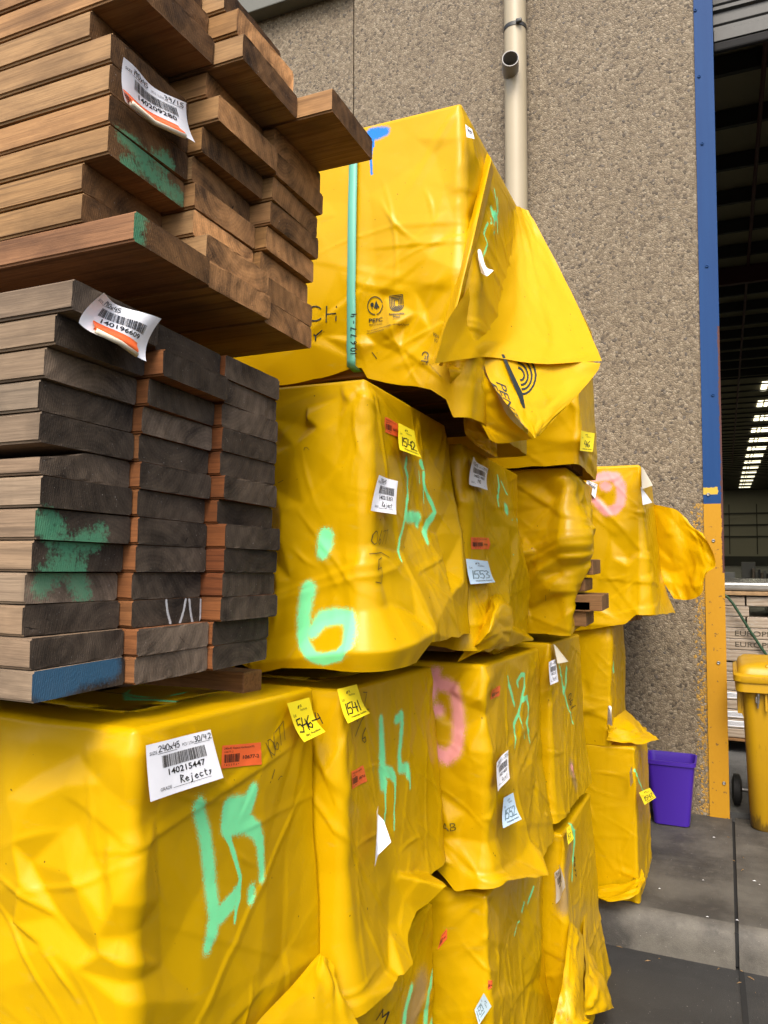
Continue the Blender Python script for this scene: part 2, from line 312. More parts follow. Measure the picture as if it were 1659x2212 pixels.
# ------------------------------------------------------------------ wrapped packs
class Pack:
    def __init__(s, xe, y0, w, zt, h, label, seed, tilt=.047, rc=.020, rt=.014, L=2.3, ds=.006, flare=.03, cell=.11, amp=.010, front=.7):
        flare = flare * .45; amp = amp * .62; rc = min(rc, .012); rt = min(rt, .010)
        s.xe, s.y0, s.w, s.zt, s.h, s.tilt, s.rc, s.rt, s.L, s.ds, s.flare, s.cell, s.amp, s.front = xe, y0, w, zt, h, tilt, rc, rt, L, ds, flare, cell, amp, front
        s.rng = random.Random(seed); s.fold = []; s.hem = []; s.fs = .8; s.sprays = {}; s.extra = []; s.ridges = 38; s.ramp = .0043; s.dirs = [0.0, .5, 1.0, 1.57, 2.2, 2.7]
        s.root = empty('wrapped_timber_pack', (xe, y0, zt - h), label, 'timber pack', 'timber packs wrapped in yellow plastic')
    def P0(s, S):
        S = np.asarray(S, dtype=float); x = np.empty(S.shape); y = np.empty(S.shape); nx = np.zeros(S.shape); ny = np.zeros(S.shape); rc, w = s.rc, s.w
        m = S <= -rc; x[m] = s.xe + S[m]; y[m] = s.y0; ny[m] = -1
        m = (S > -rc) & (S < rc); a = (-90 + (S[m] + rc) / (2 * rc) * 90) * math.pi / 180
        x[m] = s.xe - rc + rc * np.cos(a); y[m] = s.y0 + rc + rc * np.sin(a); nx[m] = np.cos(a); ny[m] = np.sin(a)
        m = (S >= rc) & (S <= w - rc); x[m] = s.xe; y[m] = s.y0 + S[m]; nx[m] = 1
        m = (S > w - rc) & (S < w + rc); a = ((S[m] - w + rc) / (2 * rc) * 90) * math.pi / 180
        x[m] = s.xe - rc + rc * np.cos(a); y[m] = s.y0 + w - rc + rc * np.sin(a); nx[m] = np.cos(a); ny[m] = np.sin(a)
        m = S >= w + rc; x[m] = s.xe - (S[m] - w); y[m] = s.y0 + w; ny[m] = 1
        return x, y, nx, ny
    def hit(s, t, X, Y, h=0.0, face=None):
        """measured spot on the pack -> point, s, v"""
        qx, qy = px(t, X, Y)
        if face == 't':
            p = at(qx, qy, z=s.zt)
            for _ in range(3): p = at(qx, qy, z=s.zt - s.tilt * (p[1] - s.y0))
            return p, None, 0.0
        pe = at(qx, qy, x=s.xe + h); pf = at(qx, qy, y=s.y0 - h)
        if face == 'e' or (face is None and pe[1] >= s.y0 - h): p = pe; S = p[1] - s.y0
        else: p = pf; S = p[0] - s.xe
        return p, S, s.zt - s.tilt * (p[1] - s.y0) - p[2]
    def folds(s, t, face, pts):
        for X, Y, h in pts:
            _, S, V = s.hit(t, X, Y, h, face); s.fold.append((S, V, h * s.fs))
    def sprayed(s, col, t, pts, hard=1.0, face=None):
        s.sprays.setdefault(col, []).append((t, pts, hard, face))
    def onto(s, t, X, Y, face=None):
        """the spot of the finished, creased sheet that lies under a measured pixel"""
        p, S, V = s.hit(t, X, Y, 0, face)
        if face == 't': return p, S, V
        for _ in range(6):
            q = s.surf(np.array([S]), np.array([V]))[0]; x0, y0, nx, ny = s.P0(np.array([S])); bx, by = x0[0], y0[0]
            h = (q[0] - bx) * nx[0] + (q[1] - by) * ny[0]; p, S2, V2 = s.hit(t, X, Y, h, face); S, V = .5 * (S + S2), .5 * (V + V2)
        want = np.array(px(t, X, Y)); f = lambda S, V: proj(s.surf(np.array([S]), np.array([V]))[0])
        for _ in range(14):
            q = f(S, V); er = want - q
            if np.hypot(*er) < .5: break
            J = np.stack([(f(S + .004, V) - q) / .004, (f(S, V + .004) - q) / .004], 1)
            try: dl = np.linalg.solve(J, er)
            except np.linalg.LinAlgError: break
            k = min(1.0, .03 / (np.hypot(*dl) + 1e-9)); S += k * dl[0]; V = max(.002, V + k * dl[1])
        return s.surf(np.array([S]), np.array([V]))[0], S, V
    def hemline(s, t, pts):
        for X, Y, h, f in pts:
            _, S, V = s.hit(t, X, Y, h, f); s.hem.append((S, V))
    def build(s):
        rc, w, ds, rng = s.rc, s.w, s.ds, s.rng
        fr = max(s.front, rc + .05)
        S = np.concatenate([np.linspace(-s.L, -fr, 14)[:-1], np.arange(-fr, -rc, ds), np.linspace(-rc, rc, 7), np.arange(rc + ds, w - rc, ds),
                            np.linspace(w - rc, w + rc, 6), np.linspace(w + rc + .02, w + .35, 10)])
        s.S = S; n = len(S)
        if s.hem:
            hh = sorted(s.hem); vb = np.interp(S, [a for a, _ in hh], [b for _, b in hh])
        else: vb = np.full(n, s.h)
        vb = vb + np.interp(S, np.linspace(S[0], S[-1], 60), [rng.uniform(-.004, .004) for _ in range(60)])
        s.vb = vb; nv = int(vb.max() / ds); T = np.linspace(0, 1, nv); s.T = T
        V = T[:, None] * vb[None, :]; SS = np.broadcast_to(S, V.shape)
        x0, y0, nx, ny = s.P0(S)
        H = np.zeros(V.shape); vm = vb.max()
        sa, sb = -fr, w + .3
        nprng = rng
        base = random_facets(sa, sb, -.05, vm + .05, s.cell, s.amp, nprng)
        H += tri_field(SS, V, base)
        fine = random_facets(sa, sb, -.05, vm + .05, s.cell * .42, s.amp * .34, nprng)
        H += tri_field(SS, V, fine)
        H += tri_field(SS, V, random_facets(sa, sb, -.05, vm + .05, s.cell * .2, s.amp * .09, nprng))
        if s.fold:
            far = [(sa - .6, -.1, 0), (sb + .6, -.1, 0), (sa - .6, vm + .1, 0), (sb + .6, vm + .1, 0)]
            k = 9
            far += [(sa - .25 + i * (sb - sa + .5) / k, -.06, 0) for i in range(k + 1)]
            H += blur(tri_field(SS, V, s.fold + far), 1)
        H += .0012 * waves(SS, V, rng, 11, 8, 1.2, .8)
        # drape pleats growing towards the hem, and the flared skirt
        vv = np.clip(V / s.h, 0, 1.5)
        pl = np.sin(SS * 34 + 3 * np.sin(V * 6 + rng.uniform(0, 6)) + rng.uniform(0, 6)) + .6 * np.sin(SS * 61 + 2.2 * np.sin(V * 9) + rng.uniform(0, 6))
        H += .0016 * pl * vv ** 2
        end = np.clip((SS + .05) / .1, 0, 1)
        H += s.flare * vv ** 1.7 * (.35 + .65 * end)
        # creases: pinched thin ridges
        for _ in range(int(17 * (w + .5) / .9)):
            cs, cv = rng.uniform(-.3, w), rng.uniform(.03, vm); a = rng.choice([rng.uniform(-.35, .35), rng.uniform(1.1, 2.0), rng.uniform(.5, 1.0)]); ln = rng.uniform(.05, .22)
            du = (SS - cs) * math.cos(a) + (V - cv) * math.sin(a); dw = -(SS - cs) * math.sin(a) + (V - cv) * math.cos(a) + .15 * du * du / ln * rng.choice([-1, 1])
            H += rng.uniform(.0015, .0045) * np.clip(1 - np.abs(dw) / .008, 0, 1) * np.clip(1 - np.abs(du) / ln, 0, 1)
        for _ in range(int(s.ridges * (w + .5) / .9)):         # long straight folds pressed into the film
            cs, cv = rng.uniform(-.35, w), rng.uniform(.0, vm); a = rng.choice(s.dirs) + rng.uniform(-.3, .3); ln = rng.uniform(.08, .38); wd = rng.uniform(.005, .017)
            du = (SS - cs) * math.cos(a) + (V - cv) * math.sin(a); dw = -(SS - cs) * math.sin(a) + (V - cv) * math.cos(a)
            pr = np.where(dw > 0, np.clip(1 - dw / wd, 0, 1), np.clip(1 + dw / (wd * 3.2), 0, 1))
            H += (.22 + .78 * rng.random() ** 2.2) * s.ramp * pr * np.clip((1 - np.abs(du) / ln) * 2.5, 0, 1)
        for S0, sgn in ((0.0, -1), (0.0, 1), (w, -1)):       # tension creases fanning out of the top corners
            for _ in range(4):
                a = R(rng.uniform(18, 78)); ln = rng.uniform(.18, .42); tx, ty = sgn * math.cos(a), math.sin(a)
                du = (SS - S0) * tx + V * ty; dw = -(SS - S0) * ty * sgn + V * tx * sgn
                H += rng.uniform(-1, 1) * .0055 * np.clip(1 - np.abs(dw) / (.012 + .05 * np.clip(du, 0, 1)), 0, 1) * np.clip(du / .05, 0, 1) * np.clip(1 - du / ln, 0, 1)
        for fn in s.extra: H += fn(SS, V)
        fade = np.clip((V + .006) / .05, 0, 1); fade = fade * fade * (3 - 2 * fade); H *= fade
        inset = np.where(V < s.rt, s.rt - np.sqrt(np.maximum(0, s.rt ** 2 - (s.rt - V) ** 2)), 0.0)
        X = x0[None, :] - nx[None, :] * 0; Y = y0[None, :] + 0 * V
        X = np.minimum(X + 0 * V, s.xe - inset); Y = np.clip(Y, s.y0 + inset, s.y0 + w - inset)
        Z = s.zt - V - s.tilt * (Y - s.y0)
        B = np.stack([X, Y, Z], -1)
        D = B.copy(); D[..., 0] += nx[None, :] * H; D[..., 1] += ny[None, :] * H
        # top sheet
        ins = np.array([w * .495, w * .40, w * .30, w * .2, .13, .09, .06, .04, .02, .008]) + s.rt * .6; ins[0] = w * .495
        Xc = np.minimum(x0[None, :], s.xe - ins[:, None]); Yc = np.clip(y0[None, :], s.y0 + ins[:, None], s.y0 + w - ins[:, None])
        Zc = s.zt - s.tilt * (Yc - s.y0) + .004 * waves(Xc, Yc, rng, 25, 6) * np.clip(ins[:, None] / .03, 0, 1)
        Cc = np.stack([Xc, Yc, Zc], -1)
        A = np.concatenate([Cc, D], 0); Bf = np.concatenate([Cc, B], 0)
        s.A = D; rows = A.shape[0]
        idx = np.arange(rows * n).reshape(rows, n)
        F = np.stack([idx[:-1, :-1], idx[1:, :-1], idx[1:, 1:], idx[:-1, 1:]], -1).reshape(-1, 4)
        o = mesh_np('wrap', A.reshape(-1, 3), F, M['wrap'], s.root, True)
        P = A.reshape(-1, 3)
        for col, L in s.sprays.items():
            st = []
            for t, pts, hard, face in L:
                q = []
                for X, Y, r in pts: p = s.onto(t, X, Y, face)[0]; q.append((p, r * TILE[t][2] * depth(p) / FPX))
                st.append((q, hard))
            attr(o, col, closeness(P, st, SPRAYW[col]))
        s.wrapobj = o
        s.core()
        return s
    def core(s):
        """the solid stack of boards inside the sheet"""
        mb = MB(); i = .040; b = (s.w - 2 * i) / 3; z1 = s.zt - .02; n = max(3, int((s.h - .03) / .15)); rh = (s.h - .03) / n
        for c in range(3):
            for r in range(n):
                z0 = z1 - (r + 1) * rh; y0 = s.y0 + i + c * b
                x1 = s.xe - i - .02 * s.rng.random()
                yy = (y0 + .001, y0 + b - .001); V = [(x, y, z - s.tilt * (y - s.y0)) for z in (z0, z0 + rh - .002) for x, y in ((-s.L + s.xe, yy[0]), (x1, yy[0]), (x1, yy[1]), (-s.L + s.xe, yy[1]))]
                mb.add(V, [(0,3,2,1),(4,5,6,7),(0,1,5,4),(1,2,6,5),(2,3,7,6),(3,0,4,7)])
        o = mb.build('board_stack', M['hs'], s.root); o.color = (.8, .7, .6, .25)
    def surf(s, S, V, off=0.0):
        S = np.asarray(S, float); V = np.asarray(V, float); sh = S.shape; S = S.ravel(); V = V.ravel(); off = np.broadcast_to(off, sh).ravel()
        def pos(S, V):
            fi = np.interp(S, s.S, np.arange(len(s.S))); vbS = np.interp(S, s.S, s.vb); fj = np.clip(V / vbS, 0, 1) * (len(s.T) - 1)
            i0 = np.clip(fi.astype(int), 0, len(s.S) - 2); j0 = np.clip(fj.astype(int), 0, len(s.T) - 2); a = (fi - i0)[:, None]; b = (fj - j0)[:, None]; A = s.A
            return (A[j0, i0] * (1 - a) + A[j0, i0 + 1] * a) * (1 - b) + (A[j0 + 1, i0] * (1 - a) + A[j0 + 1, i0 + 1] * a) * b
        e = .012; p = pos(S, V); du = pos(S + e, V) - pos(S - e, V); dv = pos(S, V + e) - pos(S, V - e)
        nn = -np.cross(du, dv); nn /= np.linalg.norm(nn, axis=1)[:, None] + 1e-9
        return (p + nn * off[:, None]).reshape(*sh, 3)
    def quad(s, t, c, face=None): return [s.onto(t, X, Y, face)[1:] for X, Y in c]
# ------------------------------------------------------------------ marks laid on a surface
_fc = {}
def text_mesh(txt, bold=False):
    if (txt, bold) in _fc: return _fc[(txt, bold)]
    cu = bpy.data.curves.new('txt', 'FONT'); cu.body = txt; cu.size = 1.0; cu.fill_mode = 'FRONT'; cu.resolution_u = 3
    if bold: cu.offset = .018
    ob = bpy.data.objects.new('txt', cu); COL.objects.link(ob)
    bpy.context.view_layer.update(); me = bpy.data.meshes.new_from_object(ob.evaluated_get(bpy.context.evaluated_depsgraph_get()))
    V = [(v.co.x, v.co.y) for v in me.vertices]; F = [tuple(p.vertices) for p in me.polygons]
    bpy.data.objects.remove(ob); bpy.data.curves.remove(cu); bpy.data.meshes.remove(me)
    _fc[(txt, bold)] = (V, F); return V, F
HAND = {'0': [[(.3,1),(.08,.75),(.05,.3),(.25,0),(.5,.15),(.58,.6),(.45,.95),(.25,1)]], '1': [[(.3,1),(.26,.5),(.24,0)]],
 '2': [[(.05,.8),(.2,1),(.45,.92),(.48,.65),(.2,.25),(.02,.03),(.3,.08),(.58,.02)]], '3': [[(.08,.92),(.35,1),(.5,.8),(.25,.55),(.5,.35),(.42,.06),(.08,.05)]],
 '4': [[(.22,1),(.08,.45),(.58,.45)],[(.5,.85),(.42,0)]], '5': [[(.55,1),(.15,.95),(.12,.55),(.4,.62),(.52,.3),(.35,.02),(.05,.1)]],
 '6': [[(.45,1),(.15,.6),(.08,.2),(.28,0),(.5,.18),(.4,.42),(.12,.3)]], '7': [[(.05,.95),(.55,.98),(.3,.45),(.2,0)]], '8': [[(.45,.85),(.2,1),(.1,.75),(.45,.3),(.3,0),(.08,.2),(.5,.8)]],
 '9': [[(.5,.7),(.25,.55),(.1,.8),(.3,1),(.5,.8),(.42,.0)]], '-': [[(.1,.45),(.5,.47)]], '.': [[(.2,.0),(.24,.05)]], '/': [[(.55,1.1),(.05,-.1)]],
 'x': [[(.08,.6),(.5,.05)],[(.5,.62),(.06,.0)]], 'R': [[(.12,0),(.15,1),(.5,.85),(.2,.5),(.58,0)]], 'e': [[(.08,.3),(.45,.35),(.3,.58),(.08,.3),(.25,0),(.5,.12)]],
 'j': [[(.3,.55),(.28,-.2),(.08,-.3)],[(.33,.75),(.34,.8)]], 'c': [[(.45,.5),(.2,.55),(.08,.25),(.25,0),(.48,.1)]], 't': [[(.25,.9),(.22,.1),(.4,0)],[(.08,.6),(.45,.62)]],
 's': [[(.42,.52),(.15,.5),(.35,.25),(.1,.0)]], 'l': [[(.2,1),(.18,0)]], 'd': [[(.45,1),(.42,.0)],[(.42,.4),(.15,.5),(.1,.1),(.42,.12)]], 'M': [[(.05,0),(.15,1),(.35,.4),(.55,1),(.62,0)]], ' ': [], 'V': [[(.05,1),(.28,0),(.55,1)]]}
class Marks:
    """flat marks in a W x H sheet (x right, y down from the top-left corner)"""
    def __init__(s, W, H): s.W, s.H = W, H; s.p = {}
    def mb(s, k): return s.p.setdefault(k, ([], []))
    def poly(s, k, V, F):
        v, f = s.mb(k); b = len(v); v += V; f += [tuple(i + b for i in q) for q in F]
    def rect(s, k, x, y, w, h): s.poly(k, [(x, y), (x + w, y), (x + w, y + h), (x, y + h)], [(3, 2, 1, 0)])
    def text(s, k, txt, x, y, size, bold=False, width=None, rot=0.0, mirror=False):
        V, F = text_mesh(txt, bold); mw = max((a for a, _ in V), default=1); sx = size if width is None else width / mw
        c, n = math.cos(rot), math.sin(rot)
        Q = [((-a if mirror else a) * sx, -b * size) for a, b in V]; s.poly(k, [(x + a * c - b * n, y + a * n + b * c) for a, b in Q], F)
    def line(s, k, pts, w):
        for i in range(len(pts) - 1):
            (ax, ay), (bx, by) = pts[i], pts[i + 1]; d = math.hypot(bx - ax, by - ay) + 1e-9; tx, ty = (bx - ax) / d, (by - ay) / d; n = max(1, int(d / (w * 6)))
            ux, uy = -ty * w / 2, tx * w / 2; e = w * .3; V = []; F = []
            for j in range(n + 1):
                q = -e + (d + 2 * e) * j / n; cx, cy = ax + tx * q, ay + ty * q; V += [(cx + ux, cy + uy), (cx - ux, cy - uy)]
            for j in range(n): F.append((2*j, 2*j+2, 2*j+3, 2*j+1))
            s.poly(k, V, F)
    def hand(s, k, txt, x, y, size, w, rot=0.0, adv=.72, seed=1):
        rg = random.Random(seed); c, n = math.cos(rot), math.sin(rot); cx = 0
        for ch in txt:
            for st in HAND.get(ch, []):
                P = [((cx + a + rg.uniform(-.03, .03)) * size, -(b + rg.uniform(-.03, .03)) * size) for a, b in st]; s.line(k, [(x + a * c - b * n, y + a * n + b * c) for a, b in P], w)
            cx += adv * (.55 if ch in '.1' else 1)
    def barcode(s, k, x, y, w, h, seed):
        rg = random.Random(seed); c = x
        while c < x + w:
            b = rg.choice([.6, .6, 1.2, 1.9]); s.rect(k, c, y, min(b, x + w - c), h); c += b + rg.choice([.6, .6, 1.2])
    def circle(s, k, cx, cy, r, w, a0=0, a1=360, n=28, sy=1.0): s.line(k, [(cx + r * math.cos(R(a0 + (a1 - a0) * i / n)), cy + r * sy * math.sin(R(a0 + (a1 - a0) * i / n))) for i in range(n + 1)], w)
    def disc(s, k, cx, cy, rx, ry, n=18): s.poly(k, [(cx + rx * math.cos(2*math.pi*i/n), cy + ry * math.sin(2*math.pi*i/n)) for i in range(n)], [tuple(range(n))])
INKNAME = {'ink': 'printed_text', 'hand': 'handwriting', 'bar': 'barcode', 'faded': 'handwriting', 'thin': 'handwriting', 'printg': 'printed_logo', 'ghost': 'ghost_print'}
INKMAT = {'ink': 'ink', 'hand': 'ink', 'bar': 'ink', 'faded': 'fadedink', 'thin': 'graphite', 'printg': 'print', 'ghost': 'ghostprint'}
def lay_marks(mk, fn, parent, lift=.0007):
    """fn(a, b, off) -> 3-D points on the sheet"""
    for k, (v, f) in mk.p.items():
        v = np.array(v); P = fn(v[:, 0] / mk.W, v[:, 1] / mk.H, lift); mesh_np(INKNAME[k.split('_')[0]], P, f, M[INKMAT[k.split('_')[0]]], parent)
def bil(q, a, b):
    q = np.array(q); a = np.asarray(a)[..., None]; b = np.asarray(b)[..., None]
    return (q[0] * (1 - a) + q[1] * a) * (1 - b) + (q[3] * (1 - a) + q[2] * a) * b
def sheet_on(pack, t, corners, name, mat, marks=None, curl=None, face=None, n=14, label=None, base=.0016):
    free = name != 'orange_sticker' and face is None
    if free:      # a stiff slip held along its top edge, hanging clear of the creases
        Q = []
        for k, (X, Y) in enumerate(corners):
            _, S, V = pack.onto(t, X, Y); p = pack.surf(np.array([min(S, pack.w - .03)]), np.array([V]))[0]; o_ = .016 if k < 2 else .028; qx, qy = px(t, X, Y)
            Q.append(at(qx, qy, y=p[1] - o_) if S < -.01 else at(qx, qy, x=p[0] + o_))
        Q = np.array(Q); nq = np.cross(Q[1] - Q[0], Q[3] - Q[0]); nq = -nq / np.linalg.norm(nq)
        if nq @ (C0 - Q[0]) < 0: nq = -nq
    q = None if free else pack.quad(t, corners, face)
    def fn(a, b, off):
        if free:
            c = curl(np.asarray(a), np.asarray(b)) * .45 if curl else 0.0
            return bil(Q, a, b) + nq * np.broadcast_to(np.asarray(off + c), np.asarray(a).shape)[..., None]
        sv = bil(q, a, b); c = curl(np.asarray(a), np.asarray(b)) if curl else 0.0
        return pack.surf(sv[..., 0], sv[..., 1], base + off + c)
    g = np.linspace(0, 1, n); A, Bb = np.meshgrid(g, g)
    P = fn(A, Bb, 0.0); idx = np.arange(n * n).reshape(n, n)
    F = np.stack([idx[:-1, :-1], idx[1:, :-1], idx[1:, 1:], idx[:-1, 1:]], -1).reshape(-1, 4)
    o = mesh_np(name, P.reshape(-1, 3), F, mat, pack.root, True)
    if label: o['label'] = label
    if marks: lay_marks(marks, fn, o)
    return o
def white_marks(size='240x45', pcs='30/4.2', num='140215447', grade='Rejects', seed=1, full=True):
    m = Marks(160, 120)
    if full: m.text('ink_s', 'SIZE', 6, 24, 10, width=17)
    m.hand('hand_s', size, 26, 22, 14, 1.8, adv=.62, seed=seed); m.rect('ink_s', 24, 25, 46, .9)
    if pcs: m.text('ink_p', 'PCS / LTH', 84, 22, 10, width=28); m.hand('hand_p', pcs, 114, 20, 13, 1.7, adv=.6, seed=seed + 1); m.rect('ink_p', 112, 23, 40, .9)
    m.barcode('bar', 32, 31, 104, 27, seed); m.text('ink', num, 40, 76, 19, True, width=88)
    if grade is not None:
        m.text('ink_g', 'GRADE', 22, 106, 10, width=25); m.rect('ink_g', 50, 106, 84, .9); m.hand('hand_g', grade, 66, 101, 17, 2.0, adv=.62, seed=seed + 2)
    return m
def orange_marks(num, top='240x45 Reject Hardwood RL', seed=3):
    m = Marks(100, 60); m.text('ink', top, 4, 11, 8, width=78); m.text('ink', num, 4, 20, 7); m.barcode('bar', 5, 24, 38, 22, seed); m.text('ink_n', num, 50, 40, 13, True); m.text('ink_c', '* 4 5 5 9 4 *', 5, 55, 8, width=38); return m
def lot_marks(num, faded=False, day='Wednesday Auction'):
    m = Marks(70, 90); k = 'faded' if faded else 'ink'
    m.line('ink', [(29, 12), (26, 17)], 1.6); m.line('ink', [(32, 11), (28, 18)], 1.6); m.text('ink', 'R', 34, 17, 10); m.text('ink', 'Auctions', 32, 25, 8.5, width=21); m.text('ink_l', 'Lot', 6, 34, 11, width=9)
    m.hand('faded' if faded else 'hand', num, 6, 71, 30, 3.2, adv=.52, seed=len(num)); m.text('ink_d', day, 16, 82, 7.5, True, width=48)
    return m
droop = lambda k: (lambda a, b: k * np.clip(b - .45, 0, 1) ** 2 * (1 + .5 * a))
wavy = lambda k, p=0: (lambda a, b: k * (1 + np.sin(a * 7 + p + b * 2)) * .5 + k * .8 * (2 * a - 1) ** 2 * (2 * b - 1) ** 2)
# ------------------------------------------------------------------ the wrapped packs, measured one by one
def p_surf(pk, sv, o): return pk.surf(sv[..., 0], sv[..., 1], .0012 + o)
def pen(pk, t, c, mk, face=None):
    q = pk.quad(t, c, face); lay_marks(mk, lambda a, b, o: p_surf(pk, bil(q, a, b), o), pk.root)
# --- bottom row, nearest: green 15
p = PK15 = Pack(-.85, .956, .575, 1.418, .66, 'nearest yellow wrapped pack, sprayed green 15, under the dark board stack', 3, ds=.0042, cell=.16, amp=.006, front=.42, flare=.02, rc=.026, rt=.02); p.fs = .52; p.ridges = 15; p.ramp = .0034
p.folds('T3', 'f', [(0,0,.0),(300,60,.012),(0,640,.03),(180,695,.045),(500,540,.03),(900,320,.022),(20,850,.045),(15,1050,.05),(60,1400,.055),(660,850,.012),(500,1310,.045),(250,1200,.02),(-200,1000,.0),(-200,1500,.01),
  (400,400,.004),(700,250,.0),(500,950,.02)])
p.folds('T3', 'e', [(1190,105,.028),(1180,300,.026),(980,625,.012),(1040,1040,.014),(1190,1390,.036),(1245,1800,.05),(1235,2100,.055),(1000,2180,.03)])
p.folds('T3', 'f', [(880,1580,.05),(740,1890,.052),(300,1960,.045),(560,2160,.05),(100,1700,.02),(0,1760,.05),(850,1250,.015),(500,1650,.018),(1000,1850,.02)])
p.folds('Z6', 'e', [(680,620,.0),(700,1000,.0),(720,1280,.0),(900,900,-.002),(1100,300,.006),(1180,500,.012),(1180,1000,.012),(1350,300,.0),(1390,700,.004),(1420,1250,.03),(1150,1400,.03),(900,1450,.025),(1250,800,-.006),(1250,1200,.0)])
p.sprayed('green', 'Z6', [(880,578,16),(905,700,19),(925,850,20),(940,1000,20),(950,1070,24),(935,1150,20),(918,1205,8)])
p.sprayed('green', 'Z6', [(1120,515,22),(1095,580,34),(1015,590,34),(1005,665,30),(1090,655,30),(1135,690,22),(1150,740,16),(1158,850,8),(1157,900,4)], .8)
p.sprayed('green', 'Z6', [(1005,700,20),(1020,745,9),(1045,830,6),(1063,895,7),(1055,990,12),(1044,1040,7),(1038,1095,3)], .25)
p.sprayed('green', 'Z6', [(1045,960,12),(1020,1010,26),(975,1060,26)], .7); p.sprayed('green', 'Z6', [(1112,950,7),(1110,990,6)], .9)
p.sprayed('green', 'Z6', [(555,58,10),(575,108,14)], .5, 't'); p.sprayed('green', 'Z6', [(615,92,8),(690,108,10),(790,120,6)], .5, 't'); p.sprayed('green', 'Z6', [(735,108,9),(830,75,8)], .5, 't')
p.build()
sheet_on(p, 'Z6', [(640,312),(925,242),(983,455),(658,562)], 'paper_label', M['white'], white_marks('240x45', '30/4.2', '140215447', 'Rejects', 1), wavy(.004))
sheet_on(p, 'T4', [(258,912),(590,884),(598,1075),(245,1112)], 'orange_sticker', M['orange'], orange_marks('10677-2'))
sheet_on(p, 'T4', [(822,548),(1013,497),(1090,795),(925,885)], 'lot_tag', M['lemon'], lot_marks('546-4', day='day Auction'), droop(.09), n=18)
m = Marks(100, 100); m.hand('thin', '10677', 0, 60, 38, 1.6, rot=-.5, adv=.5); m.line('thin', [(18, 82), (6, 100)], 2); m.line('thin', [(30, 105), (40, 98), (46, 99)], 1.5)
pen(p, 'T4', [(650,800),(870,740),(880,1160),(670,1200)], m)
# --- second column, bottom: lot 1541, green 12
p = Pack(-.794, 1.56, .58, 1.383, .66, 'tall yellow wrapped pack with the yellow lot tag 1541 and green spray 12', 5, ds=.0046, cell=.17, amp=.007, front=.3, flare=.05, rc=.022); p.dirs = [1.57, 1.45, 1.2, .9, 2.0]
p.hemline('T6', [(-400,2350,.02,'e'),(430,2212,.05,'e'),(880,1850,.08,'e'),(1140,1730,.12,'e'),(1200,1500,.13,'e'),(1300,1200,.13,'e'),(1365,1050,.14,'e')])
p.folds('T4', 'e', [(1040,600,.01),(1200,400,.012),(1080,1000,.016),(1190,1500,.018),(1060,1550,.006),(1290,1100,.012),(1370,1400,.0),(1370,900,.002),(1650,700,.0),(1100,2100,.02),(1360,2000,.004),(1500,1500,-.004)])
p.folds('T6', 'e', [(330,1000,.02),(430,800,.0),(560,1250,.0),(880,1160,.02),(330,1740,.045),(700,1350,.0),(1050,1290,.05),(760,900,.005),(700,700,.0),(1020,1000,.012),(1100,1220,.03),(1080,900,.03),(1190,700,.03),(1150,1700,.09),(880,1850,.07),(1240,1000,.05),(1360,1040,.13),(1330,1180,.11),(700,1700,.02),(500,2000,.05)])
p.sprayed('green', 'T4', [(1635,690,14),(1640,800,20),(1648,1100,24),(1650,1250,24)]); p.sprayed('green', 'T5', [(5,1130,30),(60,1150,36),(92,1200,22)], .6)
p.sprayed('green', 'T5', [(8,1230,20),(12,1330,8),(10,1500,6),(12,1745,4)], .25); p.sprayed('green', 'T5', [(98,1230,14),(95,1400,6),(88,1500,5),(90,1645,4)], .25)
p.sprayed('green', 'T5', [(105,690,18),(150,650,22),(155,740,16),(143,880,12),(132,1000,14),(140,1110,20),(195,1105,24),(215,1170,16)], .8); p.sprayed('green', 'T5', [(222,1190,9),(226,1290,3)], .25)
p.build(); P1541 = p
sheet_on(p, 'T4', [(1255,425),(1425,383),(1505,655),(1325,738)], 'lot_tag', M['lemon'], lot_marks('1541'), droop(.07), n=18)
sheet_on(p, 'T4', [(1375,1135),(1475,1082),(1510,1220),(1380,1295)], 'orange_sticker', M['orange'], orange_marks('10677-6', seed=8))
sheet_on(p, 'T4', [(1560,1430),(1600,1560),(1632,1745),(1495,1958)], 'paper_label', M['white'], None, lambda a, b: .01 + .05 * np.abs(a - .45) + .02 * b, label='torn white label curling off its two staples')
m = Marks(100, 100); m.hand('thin', '7', 70, 30, 40, 2); m.line('thin', [(62, 40), (100, 36)], 2); m.hand('thin', '10', 20, 70, 34, 2); m.line('thin', [(88, 38), (30, 110)], 2); m.hand('thin', '6', 60, 128, 40, 2.2)
pen(p, 'T4', [(1360,480),(1520,480),(1530,800),(1370,800)], m)
# --- second column, second tier: big green 6, lot 1542
p = Pack(-.746, 1.58, .55, 2.093, .665, 'yellow wrapped pack sprayed with a big green 6, lot tag 1542', 7, ds=.0046, cell=.17, amp=.008, front=.42, flare=.06, rc=.022)
p.hemline('T4', [(-60,40,.0,'f'),(450,230,.01,'f'),(650,270,.02,'f'),(830,345,.03,'e'),(1100,372,.05,'e'),(1400,340,.06,'e')]); p.hemline('T5', [(0,275,.07,'e'),(300,205,.09,'e'),(420,20,.1,'e')])
p.folds('T1', 'f', [(700,620,.02),(880,520,.028),(1080,370,.026),(700,560,.0),(1000,380,-.002),(1300,120,.0),(760,1080,.03),(870,600,.026),(760,1300,.032),(730,1700,.034),(700,2200,.036),(700,900,.004),(690,1500,.004),(680,300,.0),(1000,200,.0),(1100,800,.016),(1000,1300,.012)])
p.folds('T1', 'e', [(1350,130,.028),(1470,40,.014),(1520,150,.02),(1460,350,.018),(1500,750,.022),(1400,520,.022),(1500,1050,.016),(1300,980,.018),(1560,280,.02),(1530,1400,.008),(1400,1600,.018),(1250,1700,.02)])
